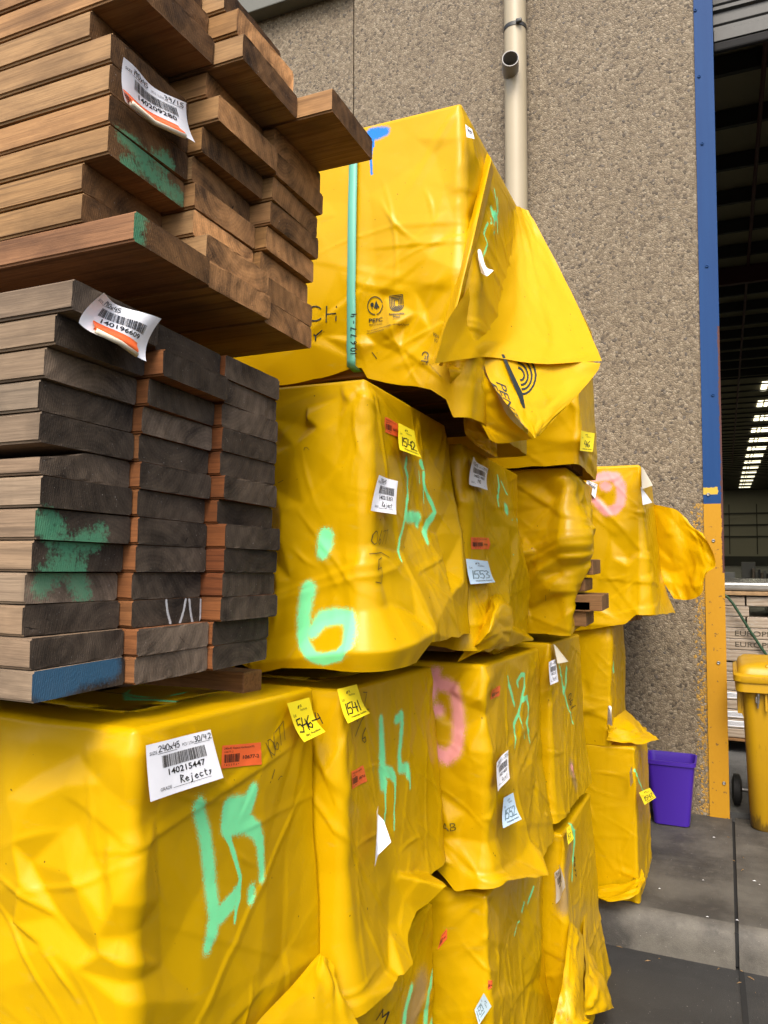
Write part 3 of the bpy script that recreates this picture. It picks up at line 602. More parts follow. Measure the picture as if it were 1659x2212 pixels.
p.folds('T2', 'e', [(150,650,.004),(330,900,.012),(440,460,.006),(520,660,.02),(600,950,.03),(660,1300,.05),(700,1700,.075),(580,1830,.075),(430,2150,.1),(120,1450,.012),(215,1720,.05),(200,1200,.0),(420,1300,.01),(240,2000,.06),(480,1600,.02),(0,1900,.03)])
p.sprayed('green', 'T1', [(1160,1310,38),(1148,1380,40),(1130,1460,28)]); p.sprayed('green', 'T1', [(1010,1770,40),(985,1860,36),(965,2000,34),(960,2150,38)])
p.sprayed('green', 'T4', [(960,-40,38),(965,30,36),(1040,150,34),(1130,170,36),(1260,140,32),(1340,40,32)], .6); p.sprayed('green', 'T1', [(1040,2140,34),(1130,2030,42),(1250,2010,42),(1350,2020,40),(1360,2120,34),(1355,2212,34)])
p.sprayed('green', 'T2', [(195,640,10),(182,720,14),(205,800,10),(200,1000,11),(188,1110,14),(165,1240,14),(135,1340,7),(122,1440,5),(150,1530,5)], .3)
p.sprayed('green', 'T2', [(195,1150,28),(250,1150,30),(295,1150,22),(280,1215,12)], .8); p.sprayed('green', 'T2', [(315,680,20),(345,750,14)], .3); p.sprayed('green', 'T2', [(300,750,3),(308,860,3)], .2)
p.sprayed('green', 'T2', [(345,775,16),(340,870,16),(375,960,16),(415,1040,18),(440,1110,18)], .35); p.sprayed('green', 'T2', [(340,920,5),(345,1030,3)], .2); p.sprayed('green', 'T2', [(425,1140,20),(370,1210,24),(350,1290,22),(375,1370,6)], .6)
p.build(); P1542 = p
sheet_on(p, 'T2', [(5,285),(112,345),(120,465),(3,418)], 'orange_sticker', M['orange'], orange_marks('10677-5', seed=9))
sheet_on(p, 'T2', [(125,335),(262,405),(300,645),(120,575)], 'lot_tag', M['lemon'], lot_marks('1542'), droop(.04))
sheet_on(p, 'R4', [(703,553),(808,588),(803,772),(660,750)], 'paper_label', M['white'], white_marks('290x45', None, '140215351', 'Reject', 11), wavy(.006, 1))
m = Marks(100, 130); m.hand('thin', '0677', 4, 34, 32, 1.5, adv=.7); m.line('thin', [(2, 55), (40, 53), (88, 66)], 1.6); m.hand('thin', '5', 10, 124, 58, 1.8, adv=.7)
pen(p, 'R4', [(655,860),(765,850),(765,1170),(655,1170)], m)
m = Marks(10, 10); m.line('thin', [(0, 9), (2, 1), (6, 2), (10, 8)], .8); pen(p, 'T1', [(970,545),(1015,545),(1015,575),(970,575)], m)
m = Marks(10, 10); m.line('thin', [(0, 9), (10, 0)], 1.5); pen(p, 'T1', [(750,832),(792,832),(792,855),(750,855)], m)
# --- third column, second tier: lot 1553
p = Pack(-.716, 2.2, .68, 2.02, .64, 'yellow wrapped pack with the pale blue lot slip 1553', 9, ds=.006, cell=.15, amp=.012, front=.3, flare=.05, rc=.022)
p.hemline('T5', [(60,170,.02,'f'),(380,120,.0,'e'),(560,110,.05,'e'),(720,70,.05,'e'),(900,100,.06,'e'),(1050,60,.06,'e')])
p.folds('T2', 'e', [(720,520,.012),(700,640,.02),(590,920,.03),(760,1040,.03),(650,1050,-.005),(860,1230,-.01),(800,1000,.012),(1090,1230,.03),(870,950,.012),(1120,1200,.0),(1180,1240,.05),(1190,1500,.06),(1090,1560,.03),(650,1500,.01),(700,1900,.03),(950,1850,.03),(640,2100,.06),(1100,1930,.07),(980,2050,.02),(1080,1380,.02),(850,1600,.01),(900,2080,.05),(1090,2120,.07),(450,2180,.03)])
p.sprayed('green', 'T2', [(982,790,5),(995,880,14),(982,980,12),(992,1055,9)], .3); p.sprayed('green', 'T2', [(1055,1065,24),(1060,1100,20)], .7)
p.sprayed('green', 'T2', [(1012,840,4),(1060,950,4),(1095,1060,6),(1108,1175,4)], .2); p.sprayed('green', 'T2', [(1118,1205,4),(1140,1310,4),(1116,1480,4)], .2); p.sprayed('green', 'T2', [(1148,1170,9),(1160,1210,4)], .3)
p.build(); P1553 = p
sheet_on(p, 'T2', [(750,635),(880,740),(886,920),(722,870)], 'paper_label', M['white'], white_marks('190x45', '39/4.2', '140214631', '190', 21), wavy(.012, 2))
sheet_on(p, 'T2', [(745,1325),(902,1330),(902,1428),(752,1428)], 'orange_sticker', M['orange'], orange_marks('10665-4', seed=12))
sheet_on(p, 'T2', [(708,1510),(897,1530),(946,1718),(738,1735)], 'lot_slip', M['paleblue'], lot_marks('1553', True), droop(.03))
# --- third column, bottom middle: pink ring, lot 1552, green 15
p = Pack(-.653, 2.2, .72, 1.362, .64, 'yellow wrapped pack with a pink sprayed ring and the pale blue lot slip 1552', 11, ds=.006, cell=.14, amp=.012, front=.35, flare=.05, rc=.022)
p.hemline('T5', [(300,2080,.0,'f'),(640,2135,.02,'f'),(860,2115,.05,'e'),(1100,2090,.07,'e'),(1300,2060,.1,'e'),(1440,2030,.12,'e')])
p.folds('T5', 'f', [(380,640,.02),(600,440,.018),(840,220,.012),(560,440,-.002),(700,230,-.002),(480,560,-.002),(870,340,.016),(820,520,.03),(740,960,.03),(700,560,.012),(640,780,.0),(550,1100,.008),(450,1300,.015),(720,1250,.014),(880,1560,.02),(700,1500,.0),(560,1620,.03),(640,1700,.0),(480,1700,.01),(620,1950,.025)])
p.folds('T5', 'e', [(880,640,.0),(950,960,.018),(955,1250,.012),(960,1400,.02),(900,1560,.012),(1060,880,-.004),(1300,900,.01),(1290,1000,.0),(1150,1080,.012),(1120,1250,.01),(1200,1560,.016),(1220,1690,.02),(940,1700,.0),(1000,1870,.02),(1250,1740,.05),(1380,1850,.09),(1100,1900,.02),(830,2010,.02),(1320,1960,.05),(1440,2030,.12),(880,2060,.04),(1000,500,.0),(1250,200,.0),(1340,600,.004)])
p.sprayed('pink', 'T5', [(450,275,6),(440,330,16),(410,410,26),(375,490,24)]); p.sprayed('pink', 'T5', [(450,370,18),(540,390,22),(600,430,22),(628,500,19),(638,620,17),(644,750,15),(642,880,20),(620,950,24),(545,1010,26),(470,980,15),(430,940,8)])
p.sprayed('pink', 'T5', [(430,620,6),(475,600,12)])
p.sprayed('green', 'T5', [(1070,315,7),(1078,380,16),(1105,470,15),(1130,570,8)], .3); p.sprayed('green', 'T5', [(1160,400,12),(1150,360,16),(1185,300,16),(1215,300,12),(1212,400,14),(1195,470,14),(1180,560,12),(1160,640,16),(1122,730,18),(1130,810,14),(1140,860,9),(1130,935,4)], .3)
p.sprayed('green', 'T5', [(1190,520,16),(1235,495,16),(1248,560,13),(1245,660,10),(1235,720,13),(1250,790,10),(1262,890,3)], .35); p.sprayed('green', 'T5', [(1165,640,8),(1190,720,4),(1216,855,3)], .2)
p.build(); P1552 = p
sheet_on(p, 'T5', [(930,430),(1003,393),(993,485),(915,515)], 'orange_sticker', M['orange'], orange_marks('10665-2', seed=14))
sheet_on(p, 'T5', [(960,1060),(1062,950),(1080,1195),(975,1312)], 'paper_label', M['white'], white_marks('290x45', '30/4.2', '140214600', 'Reject', 31), wavy(.006, 1))
sheet_on(p, 'T5', [(1035,1365),(1117,1318),(1162,1545),(1010,1625)], 'lot_slip', M['paleblue'], lot_marks('1552', True), droop(.05))
m = Marks(100, 60); m.text('ghost', 'AB', 10, 40, 50, False, width=80); pen(p, 'T5', [(490,1560),(640,1560),(640,1680),(490,1680)], m, 'f')
# --- fourth column, second tier: crumpled, timber showing
p = Pack(-.545, 2.95, .62, 2.014, .64, 'crumpled yellow wrapped pack torn open at its far end with sawn boards showing', 13, ds=.007, cell=.10, amp=.011, front=.6, flare=.0, rc=.022); p.ridges = 46; p.ramp = .0065; p.dirs = [.55, .7, .9, 2.5, 2.2, .1]
def gathers(S, V):      # the sheet bunched up below its middle
    ph = (V + .42 * S + .02 * np.sin(S * 11)) * 15 + .35 * np.sin(V * 21 + S * 6); tri = 1 - np.abs((ph % 1) - .35) / np.where((ph % 1) > .35, .65, .35)
    return .0105 * tri * np.clip((V - .27 - .15 * S) / .05, 0, 1) * np.clip((.50 - V) / .06, 0, 1)
p.extra.append(gathers)
p.hemline('T2', [(900,2140,.0,'f'),(1100,2145,.0,'f'),(1400,2155,.0,'f'),(1625,2180,.0,'f')]); p.hemline('D', [(1260,1330,.0,'e'),(1285,1190,.05,'e')])
p.folds('T2', 'f', [(1550,950,.02),(1320,1450,.05),(1420,1250,.045),(1560,760,.012),(1240,1440,.07),(1180,1500,.08),(1450,1480,.09),(1640,1490,.10),(1240,1600,.02),(1500,1620,.04),(1300,1660,.06),(1450,1790,.055),(1100,1800,.03),(1480,1850,.0),(1250,1950,.0),(1620,1800,.03),(1110,1500,.02),(1480,1000,-.01),(1200,1300,.0),(1550,2050,.015),(1300,2130,.0)])
p.folds('D', 'e', [(1235,1040,.02),(1270,1060,.06),(1285,1110,.08),(1295,1165,.12),(1270,1190,.10),(1250,1230,.04),(1240,1290,.0)])
p.build(); PK4 = p
m = Marks(10, 10); m.line('thin', [(5, 0), (5, 10)], 1.2); pen(p, 'T2', [(1385,1825),(1410,1825),(1410,1870),(1385,1870)], m, 'f')
# exposed board ends of that pack
for k, (qa, qb, qc, hgt, dx) in enumerate(((1240,1300,1285,36,.0),(1238,1275,1250,28,.03),(1238,1275,1298,24,.0),(1238,1278,1320,34,.02),(1255,1281,1208,34,.03))):
    a = at(qb - 12 * (k % 2), qc + hgt, y=2.965 + dx); z0 = a[2]; z1 = at(qb, qc, y=2.965 + dx)[2]
    mb = MB(); mb.box((a[0] - 1.6, 2.972 + dx, z0), (a[0], 3.16 + dx, z1 - .003), .003); o = mb.build('exposed_board', [M['hs']], p.root); o.color = (.72, .62, .55, .3)
# --- fourth column, bottom middle
p = Pack(-.616, 2.95, .66, 1.344, .70, 'yellow wrapped pack with white label below a curled blank slip, beside lot 1552', 15, ds=.006, cell=.15, amp=.009, front=.3, flare=.09, rc=.022)
p.hemline('T7', [(600,420,.0,'f'),(780,470,.0,'f'),(960,487,.04,'f'),(1100,470,.1,'e'),(1160,440,.14,'e'),(1230,300,.2,'e'),(1360,205,.26,'e')])
p.sprayed('green', 'T5', [(1512,210,9),(1535,320,9),(1560,440,9),(1590,580,5),(1635,720,3)], .5); p.sprayed('green', 'T5', [(1575,250,12),(1570,400,10),(1550,450,8)], .9)
p.sprayed('pink', 'T7', [(1095,-10,6),(1110,60,3)], .7); p.sprayed('grey', 'T7', [(1090,0,30),(1130,150,10)], .7)
p.build(); PQ = p
sheet_on(p, 'T5', [(1415,195),(1478,165),(1503,360),(1430,393)], 'paper_label', M['white'], white_marks('290x45', '30/4.2', '140215', 'Reject', 41), wavy(.006, 1))
sheet_on(p, 'T5', [(1455,35),(1492,70),(1562,190),(1490,205)], 'curled_slip', M['cream'], None, lambda a, b: .05 * b * (1 - (2 * a - 1) ** 2) + .01)
m = Marks(100, 100); m.hand('ink', '06/', 0, 60, 50, 5, rot=.9); pen(p, 'T5', [(1585,400),(1650,400),(1650,560),(1585,560)], m)
m = Marks(100, 100); m.text('ghost', 'R', 60, 40, 45, mirror=True); m.text('ghost', 'TR', 90, 95, 40, mirror=True); pen(p, 'T5', [(1330,1080),(1420,1080),(1420,1290),(1330,1290)], m)
# --- ground packs
p = Pack(-.80, 1.6, .56, .70, .66, 'yellow pack with thick green stripe, mostly hidden beneath the lot 1541 pack', 17, ds=.007, front=.3, flare=.02)
p.sprayed('green', 'T6', [(1150,1760,12),(1130,1880,22),(1105,2000,24),(1090,2120,28),(1085,2260,24)], .6); p.sprayed('green', 'T6', [(965,1900,14),(930,2020,14),(905,2130,16),(890,2260,16)], .8); p.sprayed('green', 'T6', [(1180,2150,30),(1200,2250,40)]); p.sprayed('grey', 'T6', [(1040,1900,60),(940,2200,120)])
p.build()
m = Marks(100, 100); m.hand('ink', 'M', 0, 90, 90, 6, rot=.5); pen(p, 'T6', [(650,2060),(770,2060),(770,2190),(650,2190)], m)
p = Pack(-.65, 2.2, .72, .70, .80, 'yellow wrapped pack with a torn fold, directly beneath the lot 1552 pack', 19, ds=.006, cell=.16, amp=.012, front=.4, flare=.04, rc=.022)
p.folds('T7', 'e', [(220,1190,.012),(60,1470,.01),(120,1700,.02),(290,1800,.015),(480,1470,-.01),(330,1050,.02),(540,1150,.0),(630,1300,-.012),(640,1700,.0),(800,1330,.03),(840,1080,.03),(850,1600,.04),(700,1900,.01),(450,1850,-.005),(800,1800,-.004),(380,2000,.01),(960,2000,.03)])
p.sprayed('green', 'T7', [(765,1030,6),(740,1100,10),(715,1170,5)], .3); p.sprayed('green', 'T7', [(685,1160,4),(665,1240,8)], .3); p.sprayed('green', 'T7', [(640,1330,6),(600,1445,3)], .3)
p.build()
sheet_on(p, 'T7', [(370,1832),(405,1832),(400,1900),(368,1915)], 'orange_sticker', M['orange'], orange_marks('10665-1', seed=16))
sheet_on(p, 'T7', [(335,1945),(402,2060),(300,2210),(260,2080)], 'lot_slip', M['paleblue'], lot_marks('1531', True), droop(.03))
sheet_on(p, 'T6', [(1225,1440),(1272,1380),(1272,1470),(1190,1570)], 'orange_sticker', M['orange'], orange_marks('10665', seed=18))
p = Pack(-.573, 2.95, .64, .635, .77, 'yellow wrapped pack near the kerb, its dirty skirt spread on the asphalt', 21, ds=.006, cell=.14, amp=.010, front=.3, flare=.16, rc=.022)
p.sprayed('green', 'T7', [(1085,490,8),(1115,560,14),(1118,650,12),(1108,800,10),(1098,960,12)], .7); p.sprayed('grey', 'T7', [(1080,700,20),(1050,900,30),(1030,1200,10)], .8)
p.sprayed('dirt', 'T7', [(1085,1860,6),(1110,1940,14),(1060,2060,16),(1180,2130,10)], .5)
p.build()
sheet_on(p, 'T7', [(1050,520),(1085,490),(1105,610),(1060,665)], 'lot_tag', M['lemon'], lot_marks('1517'), droop(.02))
sheet_on(p, 'T7', [(965,910),(1008,830),(1052,1030),(975,1175)], 'paper_label', M['white'], white_marks('190x45', None, '1402146', None, 51), wavy(.012, 1))
m = Marks(100, 100); m.hand('ink', '10677', 10, 20, 20, 3.5, rot=1.4); pen(p, 'T7', [(1105,700),(1150,700),(1160,1000),(1115,1000)], m)
# --- the column on the footpath
p = Pack(-.374, 3.95, .62, 2.117, .78, 'yellow wrapped pack with pink ring, highest of the stack on the footpath', 23, ds=.008, cell=.17, amp=.010, front=.75, flare=.10, rc=.022)
p.hemline('T9', [(-100,1560,.0,'f'),(150,1545,.02,'f'),(430,1495,.05,'f'),(560,1465,.08,'e'),(760,1430,.1,'e'),(915,1400,.14,'e')])
p.folds('T9', 'f', [(160,415,.016),(540,140,.012),(210,420,.0),(310,930,.012),(600,930,.03),(450,930,-.002),(350,1100,.008),(390,1240,.012),(430,1480,.05),(470,720,.012),(300,760,.0),(560,860,.02),(450,1000,.03),(650,1000,.03),(430,1240,.02),(150,1300,.0)])
p.folds('T9', 'e', [(550,300,.01),(580,620,.02),(620,930,.03),(740,880,.01),(790,900,.03),(850,1100,.06),(900,1380,.12),(700,1100,.03)])
p.sprayed('pink', 'T9', [(160,245,14),(250,225,22),(340,235,24),(388,310,22),(392,400,20),(380,470,18),(330,520,24),(260,530,18),(200,470,16),(165,430,12)], .9); p.sprayed('pink', 'T9', [(250,310,22),(270,320,18)], .9)
p.build(); PD = p
sheet_on(p, 'T9', [(98,262),(190,298),(165,420),(88,315)], 'paper_label', M['white'], white_marks('190x45', '39', '140214', None, 61), wavy(.01, 1), 'f')
sheet_on(p, 'T9', [(555,140),(575,160),(625,310),(560,340)], 'curled_slip', M['cream'], None, lambda a, b: .04 * b * a + .01)
sheet_on(p, 'T9', [(552,320),(575,350),(632,470),(570,480)], 'paper_label', M['white'], None, lambda a, b: .03 * b * a + .01)
p = Pack(-.533, 3.95, .62, 1.335, .60, 'tall plain yellow wrapped pack with pointed skirt, middle of the footpath stack', 25, ds=.008, cell=.2, amp=.008, front=.6, flare=.02, rc=.022)
p.folds('R5', 'f', [(500,1400,.012),(540,1640,.012),(480,1750,.02),(640,1350,.03),(560,1650,.02),(430,1500,.0),(600,1800,.0)])
p.sprayed('green', 'T9', [(325,1850,14),(325,1900,16)], .8)
p.build()
sheet_on(p, 'R5', [(668,1735),(688,1740),(693,1860),(663,1850)], 'paper_label', M['white'], white_marks('190x45', None, '1402', None, 71), wavy(.006))
p = Pack(-.4175, 3.95, .62, .74, .735, 'yellow wrapped pack standing on the footpath beside the purple bin', 27, ds=.008, cell=.17, amp=.009, front=.6, flare=.03, rc=.022)
p.sprayed('green', 'D', [(1371,1664,2),(1378,1680,3),(1392,1712,1)], .3); p.sprayed('dirt', 'D', [(1376,1905,3),(1386,1915,3)], .35)
p.build(); PB = p
sheet_on(p, 'D', [(1378,1712),(1396,1703),(1404,1725),(1384,1740)], 'lot_tag', M['lemon'], lot_marks('1547'), lambda a, b: .03 * (a + b) + .01)
sheet_on(p, 'D', [(1362,1668),(1369,1655),(1372,1690),(1364,1700)], 'paper_label', M['white'], None, lambda a, b: .01 + .01 * a)
p = Pack(-.40, 4.63, .50, 2.02, .70, 'yellow wrapped pack against the wall with torn sheet sticking towards the door post', 29, ds=.012, front=.4, flare=.03); p.build(); PE = p
# --- third tier at the back: lot 46
p = Pack(-.50, 2.9, .42, 2.65, .635, 'yellow wrapped pack with half a lot tag reading 46, behind the big loose flap', 31, ds=.008, cell=.2, amp=.008, front=.6, flare=.02, rc=.022)
p.folds('T8', 'f', [(740,2110,.012),(1300,2080,.01),(1000,2060,.0),(1000,2160,-.004),(1290,1760,.012),(1280,1900,.0)])
p.build(); P46 = p
sheet_on(p, 'T8', [(1320,1995),(1440,2020),(1420,2180),(1308,2170)], 'lot_tag', M['lemon'], lot_marks(' 46'), lambda a, b: .02 + .03 * (a - .5) ** 2)
# --- top pack with the printing
p = Pack(-.602, 1.85, .60, 2.857, .69, 'printed yellow wrapped pack with mint green strap and certification logos, topmost in the front row', 33, ds=.005, cell=.2, amp=.007, front=.6, flare=.02, rc=.02, rt=.012); p.ridges = 26; p.ramp = .0045; p.dirs = [.0, .1, .9, 1.4, 2.4]
p.hemline('T10', [(-300,1070,.0,'f'),(10,1055,.0,'f'),(300,1010,.0,'f'),(560,930,.0,'f'),(650,920,.0,'f'),(700,1010,.01,'f'),(850,1050,.02,'f'),(1100,1075,.02,'f'),(1250,1105,.02,'f'),(1380,1190,.02,'f'),(1660,1330,.05,'e')])
p.folds('T10', 'f', [(330,330,.018),(430,70,.02),(180,690,.014),(550,685,.014),(640,715,.02),(900,690,.02),(560,640,.0),(300,640,.0),(1110,430,.022),(1000,560,.012),(1240,590,.03),(1080,930,.02),(990,1040,.03),(780,710,.004),(630,860,.0),(700,640,.002),(930,650,.02),(1210,420,.015),(850,300,.0),(780,260,.006),(1100,240,.02),(640,900,.0),(1000,800,.012),(1200,780,.03)])
p.folds('D', 'f', [(800,420,.0),(960,405,.012),(1000,430,.014),(770,440,.004),(940,330,.0),(985,480,.014),(650,430,.0),(900,300,.0)])
p.folds('D', 'e', [(1005,300,.012),(1030,330,.03),(1020,420,.02),(1000,520,.03),(985,640,.04),(1060,380,.02),(1075,440,.03),(1050,600,.06)])
p.sprayed('blue', 'D', [(803,290,9),(815,288,9),(832,284,5)], .8); p.sprayed('blue', 'D', [(804,296,4),(806,316,2.2)], .2); p.sprayed('blue', 'D', [(803,318,2),(801,340,1.6),(803,376,1.6)], .2)
p.sprayed('green', 'T8', [(575,80,12),(590,130,26),(615,140,26)], .6); p.sprayed('green', 'T8', [(625,-20,6),(632,100,6),(600,180,8),(595,295,4)], .25); p.sprayed('green', 'T8', [(628,170,6),(629,288,4)], .25); p.sprayed('green', 'T8', [(570,160,5),(572,205,4)], .25)
p.sprayed('green', 'T8', [(545,200,6),(520,250,4),(510,300,5),(540,390,5),(520,440,5),(488,500,4)], .25); p.sprayed('green', 'D', [(1068,410,2),(1074,455,2)], .3)
p.build(); PT = p
m = Marks(120, 100)   # printed wording and certification marks on the front
def tri(k, pts): m.poly(k, pts, [(0, 1, 2)])
pen_m = []
m = Marks(170, 290); m.disc('printg', 46, 74, 16, 18); m.rect('printg', 43, 88, 6, 26); m.poly('printg', [(84, 42), (60, 108), (108, 104)], [(0, 2, 1)]); m.rect('printg', 81, 104, 6, 14)
m.circle('printg', 72, 86, 66, 8, 95, 345, 30, 1.16); m.circle('printg', 72, 86, 66, 8, 0, 80, 12, 1.16); m.text('printg', 'PEFC', 12, 232, 50, True, width=128); m.text('printg', 'PEFC/21-31-217', 18, 262, 24, width=120)
pen(PT, 'T10', [(685,295),(845,275),(850,560),(690,575)], m, 'f')
m = Marks(130, 240)
for k in range(4):
    i = k * 13; m.line('printg', [(6 + i, 8 + i), (124 - i, 4 + i)], 7); m.line('printg', [(6 + i, 8 + i), (8 + i, 88)], 7); m.line('printg', [(124 - i, 4 + i), (122 - i, 84)], 7)
    m.circle('printg', 65, 94, 57 - i, 7, 2, 178, 18, 1.0)
m.text('printg', 'Responsible', 0, 188, 30, True, width=132); m.text('printg', 'Wood', 36, 216, 30, True, width=62); m.text('printg', 'RW/21-31-217', 36, 232, 14, width=60)
pen(PT, 'T10', [(878,285),(1002,272),(1010,500),(880,510)], m, 'f')
m = Marks(370, 90); m.text('printg', 'This product is from sustainably managed forest', 0, 30, 26, width=368); m.text('printg', 'and controlled sources', 0, 60, 26, width=168)
pen(PT, 'T10', [(687,580),(1055,515),(1060,590),(687,640)], m, 'f')
m = Marks(250, 330); m.circle('printg', 66, 76, 66, 11, 40, 320, 30, 1.0); m.line('printg', [(166, 10), (160, 148)], 11); m.line('printg', [(246, 6), (240, 136)], 11); m.line('printg', [(162, 82), (243, 72)], 11)
m.line('printg', [(20, 230), (62, 272)], 11); m.line('printg', [(118, 220), (62, 272), (62, 312)], 11); m.line('printg', [(-4, 270), (20, 312)], 11)
pen(PT, 'T10', [(180,370),(430,372),(430,690),(180,690)], m, 'f')
m = Marks(50, 90); m.line('ink', [(4, 4), (44, 78)], 7); pen(PT, 'T10', [(728,772),(780,772),(780,840),(728,840)], m, 'f')
m = Marks(60, 120); m.circle('printg', 30, 34, 26, 8, 180, 400, 16, 1.1); m.text('printg', '2', 20, 66, 40, width=22); m.line('printg', [(0, 82), (56, 90)], 6); m.line('printg', [(50, 40), (54, 88), (36, 100)], 6); m.text('printg', 'PE-HD', 2, 116, 18, width=50)
pen(PT, 'T10', [(1165,770),(1222,770),(1222,890),(1165,890)], m)
m = Marks(60, 90); m.text('printg', 'PEN', 0, 40, 44, width=56); m.text('printg', 'FO', 10, 84, 40, width=34); pen(PT, 'T10', [(1260,595),(1310,620),(1310,705),(1265,690)], m)
m = Marks(40, 40); m.text('printg', 'ALL PLASTIC IS RECYCLABLE', 0, 20, 14, width=120, rot=.55); pen(PT, 'T10', [(1225,860),(1265,880),(1265,920),(1225,900)], m)
sheet_on(PT, 'D', [(1005,268),(1020,280),(1025,300),(1008,296)], 'paper_label', M['white'], white_marks('190x45', None, '1402', None, 77), None)
# strap round the top pack
def strap(pk, fx, fy, wid, name='strap', under=True, hb=None):
    _, S0, V0 = pk.hit('D', fx, fy, 0, 'f'); h = hb or float(np.interp(S0, pk.S, pk.vb)); rows = np.linspace(.012, h - .004, 40); cols = np.array([-wid/2, 0, wid/2])
    A, Bv = np.meshgrid(S0 + cols, rows); P = blurpts(pk.surf(A, Bv, .006)); x = pk.xe + S0
    top = [[(x + c, pk.y0 + yy, pk.zt - pk.tilt * yy + .006) for c in cols] for yy in (pk.w, pk.w * .5, .05, .02)]
    P = np.concatenate([np.array(top), P], 0)
    if under:
        e = P[-1]; fl = [[(q[0] + .0 * k, pk.y0 + .012 + k * (pk.w - .06) / 6, e[1][2] - .006 - pk.tilt * k * pk.w / 6) for q in e] for k in range(7)]; P = np.concatenate([P, np.array(fl)], 0)
    n = len(P); idx = np.arange(n * 3).reshape(n, 3); F = np.stack([idx[:-1, :-1], idx[1:, :-1], idx[1:, 1:], idx[:-1, 1:]], -1).reshape(-1, 4)
    o = mesh_np(name, P.reshape(-1, 3), F, M['mint'], pk.root, True); md = o.modifiers.new('thick', 'SOLIDIFY'); md.thickness = .0012; md.offset = 1
    zs_ = P[:, 1, 2][::-1]; ys_ = P[:, 1, 1][::-1]; return o, (lambda z: np.interp(z, zs_[7:], ys_[7:]))
def blurpts(P):
    n = len(P); ym = P[..., 1].min(1); run = np.array([ym[max(0, k - 9):k + 10].min() for k in range(n)])
    for _ in range(40): run[1:-1] = (run[:-2] + run[2:] + 2 * run[1:-1]) / 4
    Q = P.copy(); Q[..., 1] = np.minimum(run, ym)[:, None]; return Q
st, ystrap = strap(PT, 767, 560, .025)
m = Marks(24, 150); m.hand('hand', '10677-4', 19, 144, 19, 2.6, rot=-math.pi/2, adv=1.12)
zt_, zb_ = float(at(767, 668, y=1.83)[2]), float(at(767, 772, y=1.83)[2]); xs_ = float(at(767, 720, y=1.83)[0])
def onstrap(a, b, o):
    z = zt_ + (zb_ - zt_) * b; return np.stack([xs_ + (a - .5) * .0215, ystrap(z) - .0022, z], -1)
lay_marks(m, onstrap, st)
b = MB(); b.box((-1.02, 1.87, 2.098), (-.93, 2.43, 2.160), .003); o = b.build('bearer', M['hs'], PT.root); o.color = (.6, .45, .4, .3)
b = MB(); b.box((-.90, 2.30, 2.070), (-.66, 2.40, 2.132), .003); o = b.build('bearer', M['hs'], PT.root); o.color = (.5, .4, .35, .3)
# bottom boards of the top pack, seen from below
for c in range(3):
    for r in range(2):
        b = MB(); y0 = PT.y0 + .02 + c * .188; z0 = PT.zt - PT.h + .006 + r * .047 - PT.tilt * (c * .188 + .09); x1 = PT.xe - .02 - .03 * ((c * 2 + r) % 3)
        b.box((x1 - 2.2, y0, z0), (x1, y0 + .184, z0 + .044), .003); o = b.build('board', M['hs'], PT.root); o.color = (.75, .6, .5, .3)
# ---- loose sheets, as control nets of measured points (pixel, pixel, y)
def sheet(name, rows, parent, seed=1, up=10, amp=.003, mat=None, fold=.006):
    C = np.array([[at(a, b, y=y) for a, b, y in r] for r in rows])
    def interp(C, n):
        k = len(C); out = []
        for i in range(k - 1):
            p0, p1, p2, p3 = C[max(i-1, 0)], C[i], C[i+1], C[min(i+2, k-1)]
            if i == 0: p0 = 2 * p1 - p2
            if i == k - 2: p3 = 2 * p2 - p1
            for t in np.arange(n) / n: out.append(.5 * ((2*p1) + (-p0+p2)*t + (2*p0-5*p1+4*p2-p3)*t*t + (-p0+3*p1-3*p2+p3)*t**3))
        out.append(C[-1]); return np.array(out)
    G = interp(C, up); G = np.swapaxes(interp(np.swapaxes(G, 0, 1), up), 0, 1)
    rg = random.Random(seed); U, Vv = np.meshgrid(np.linspace(0, 1, G.shape[1]), np.linspace(0, 1, G.shape[0]))
    du = np.gradient(G, axis=1); dv = np.gradient(G, axis=0); N = np.cross(du, dv); N /= np.linalg.norm(N, axis=2)[..., None] + 1e-9
    h = tri_field(U, Vv, random_facets(0, 1, 0, 1, .2, fold, rg)) + tri_field(U, Vv, random_facets(0, 1, 0, 1, .075, fold * .3, rg))
    for _ in range(12):
        cs, cv, a2, ln, wd = rg.random(), rg.random(), rg.uniform(0, 3.14), rg.uniform(.15, .6), rg.uniform(.02, .05); q1 = (U - cs) * math.cos(a2) + (Vv - cv) * math.sin(a2); q2 = -(U - cs) * math.sin(a2) + (Vv - cv) * math.cos(a2)
        h += fold * .5 * rg.uniform(.3, 1) * np.where(q2 > 0, np.clip(1 - q2 / wd, 0, 1), np.clip(1 + q2 / (wd * 3), 0, 1)) * np.clip((1 - np.abs(q1) / ln) * 2.5, 0, 1)
    G = G + N * h[..., None]
    a, bn = G.shape[:2]; idx = np.arange(a * bn).reshape(a, bn); F = np.stack([idx[:-1, :-1], idx[1:, :-1], idx[1:, 1:], idx[:-1, 1:]], -1).reshape(-1, 4)
    return mesh_np(name, G.reshape(-1, 3), F, mat or M['wrap'], parent, True), G
Z = 2.2
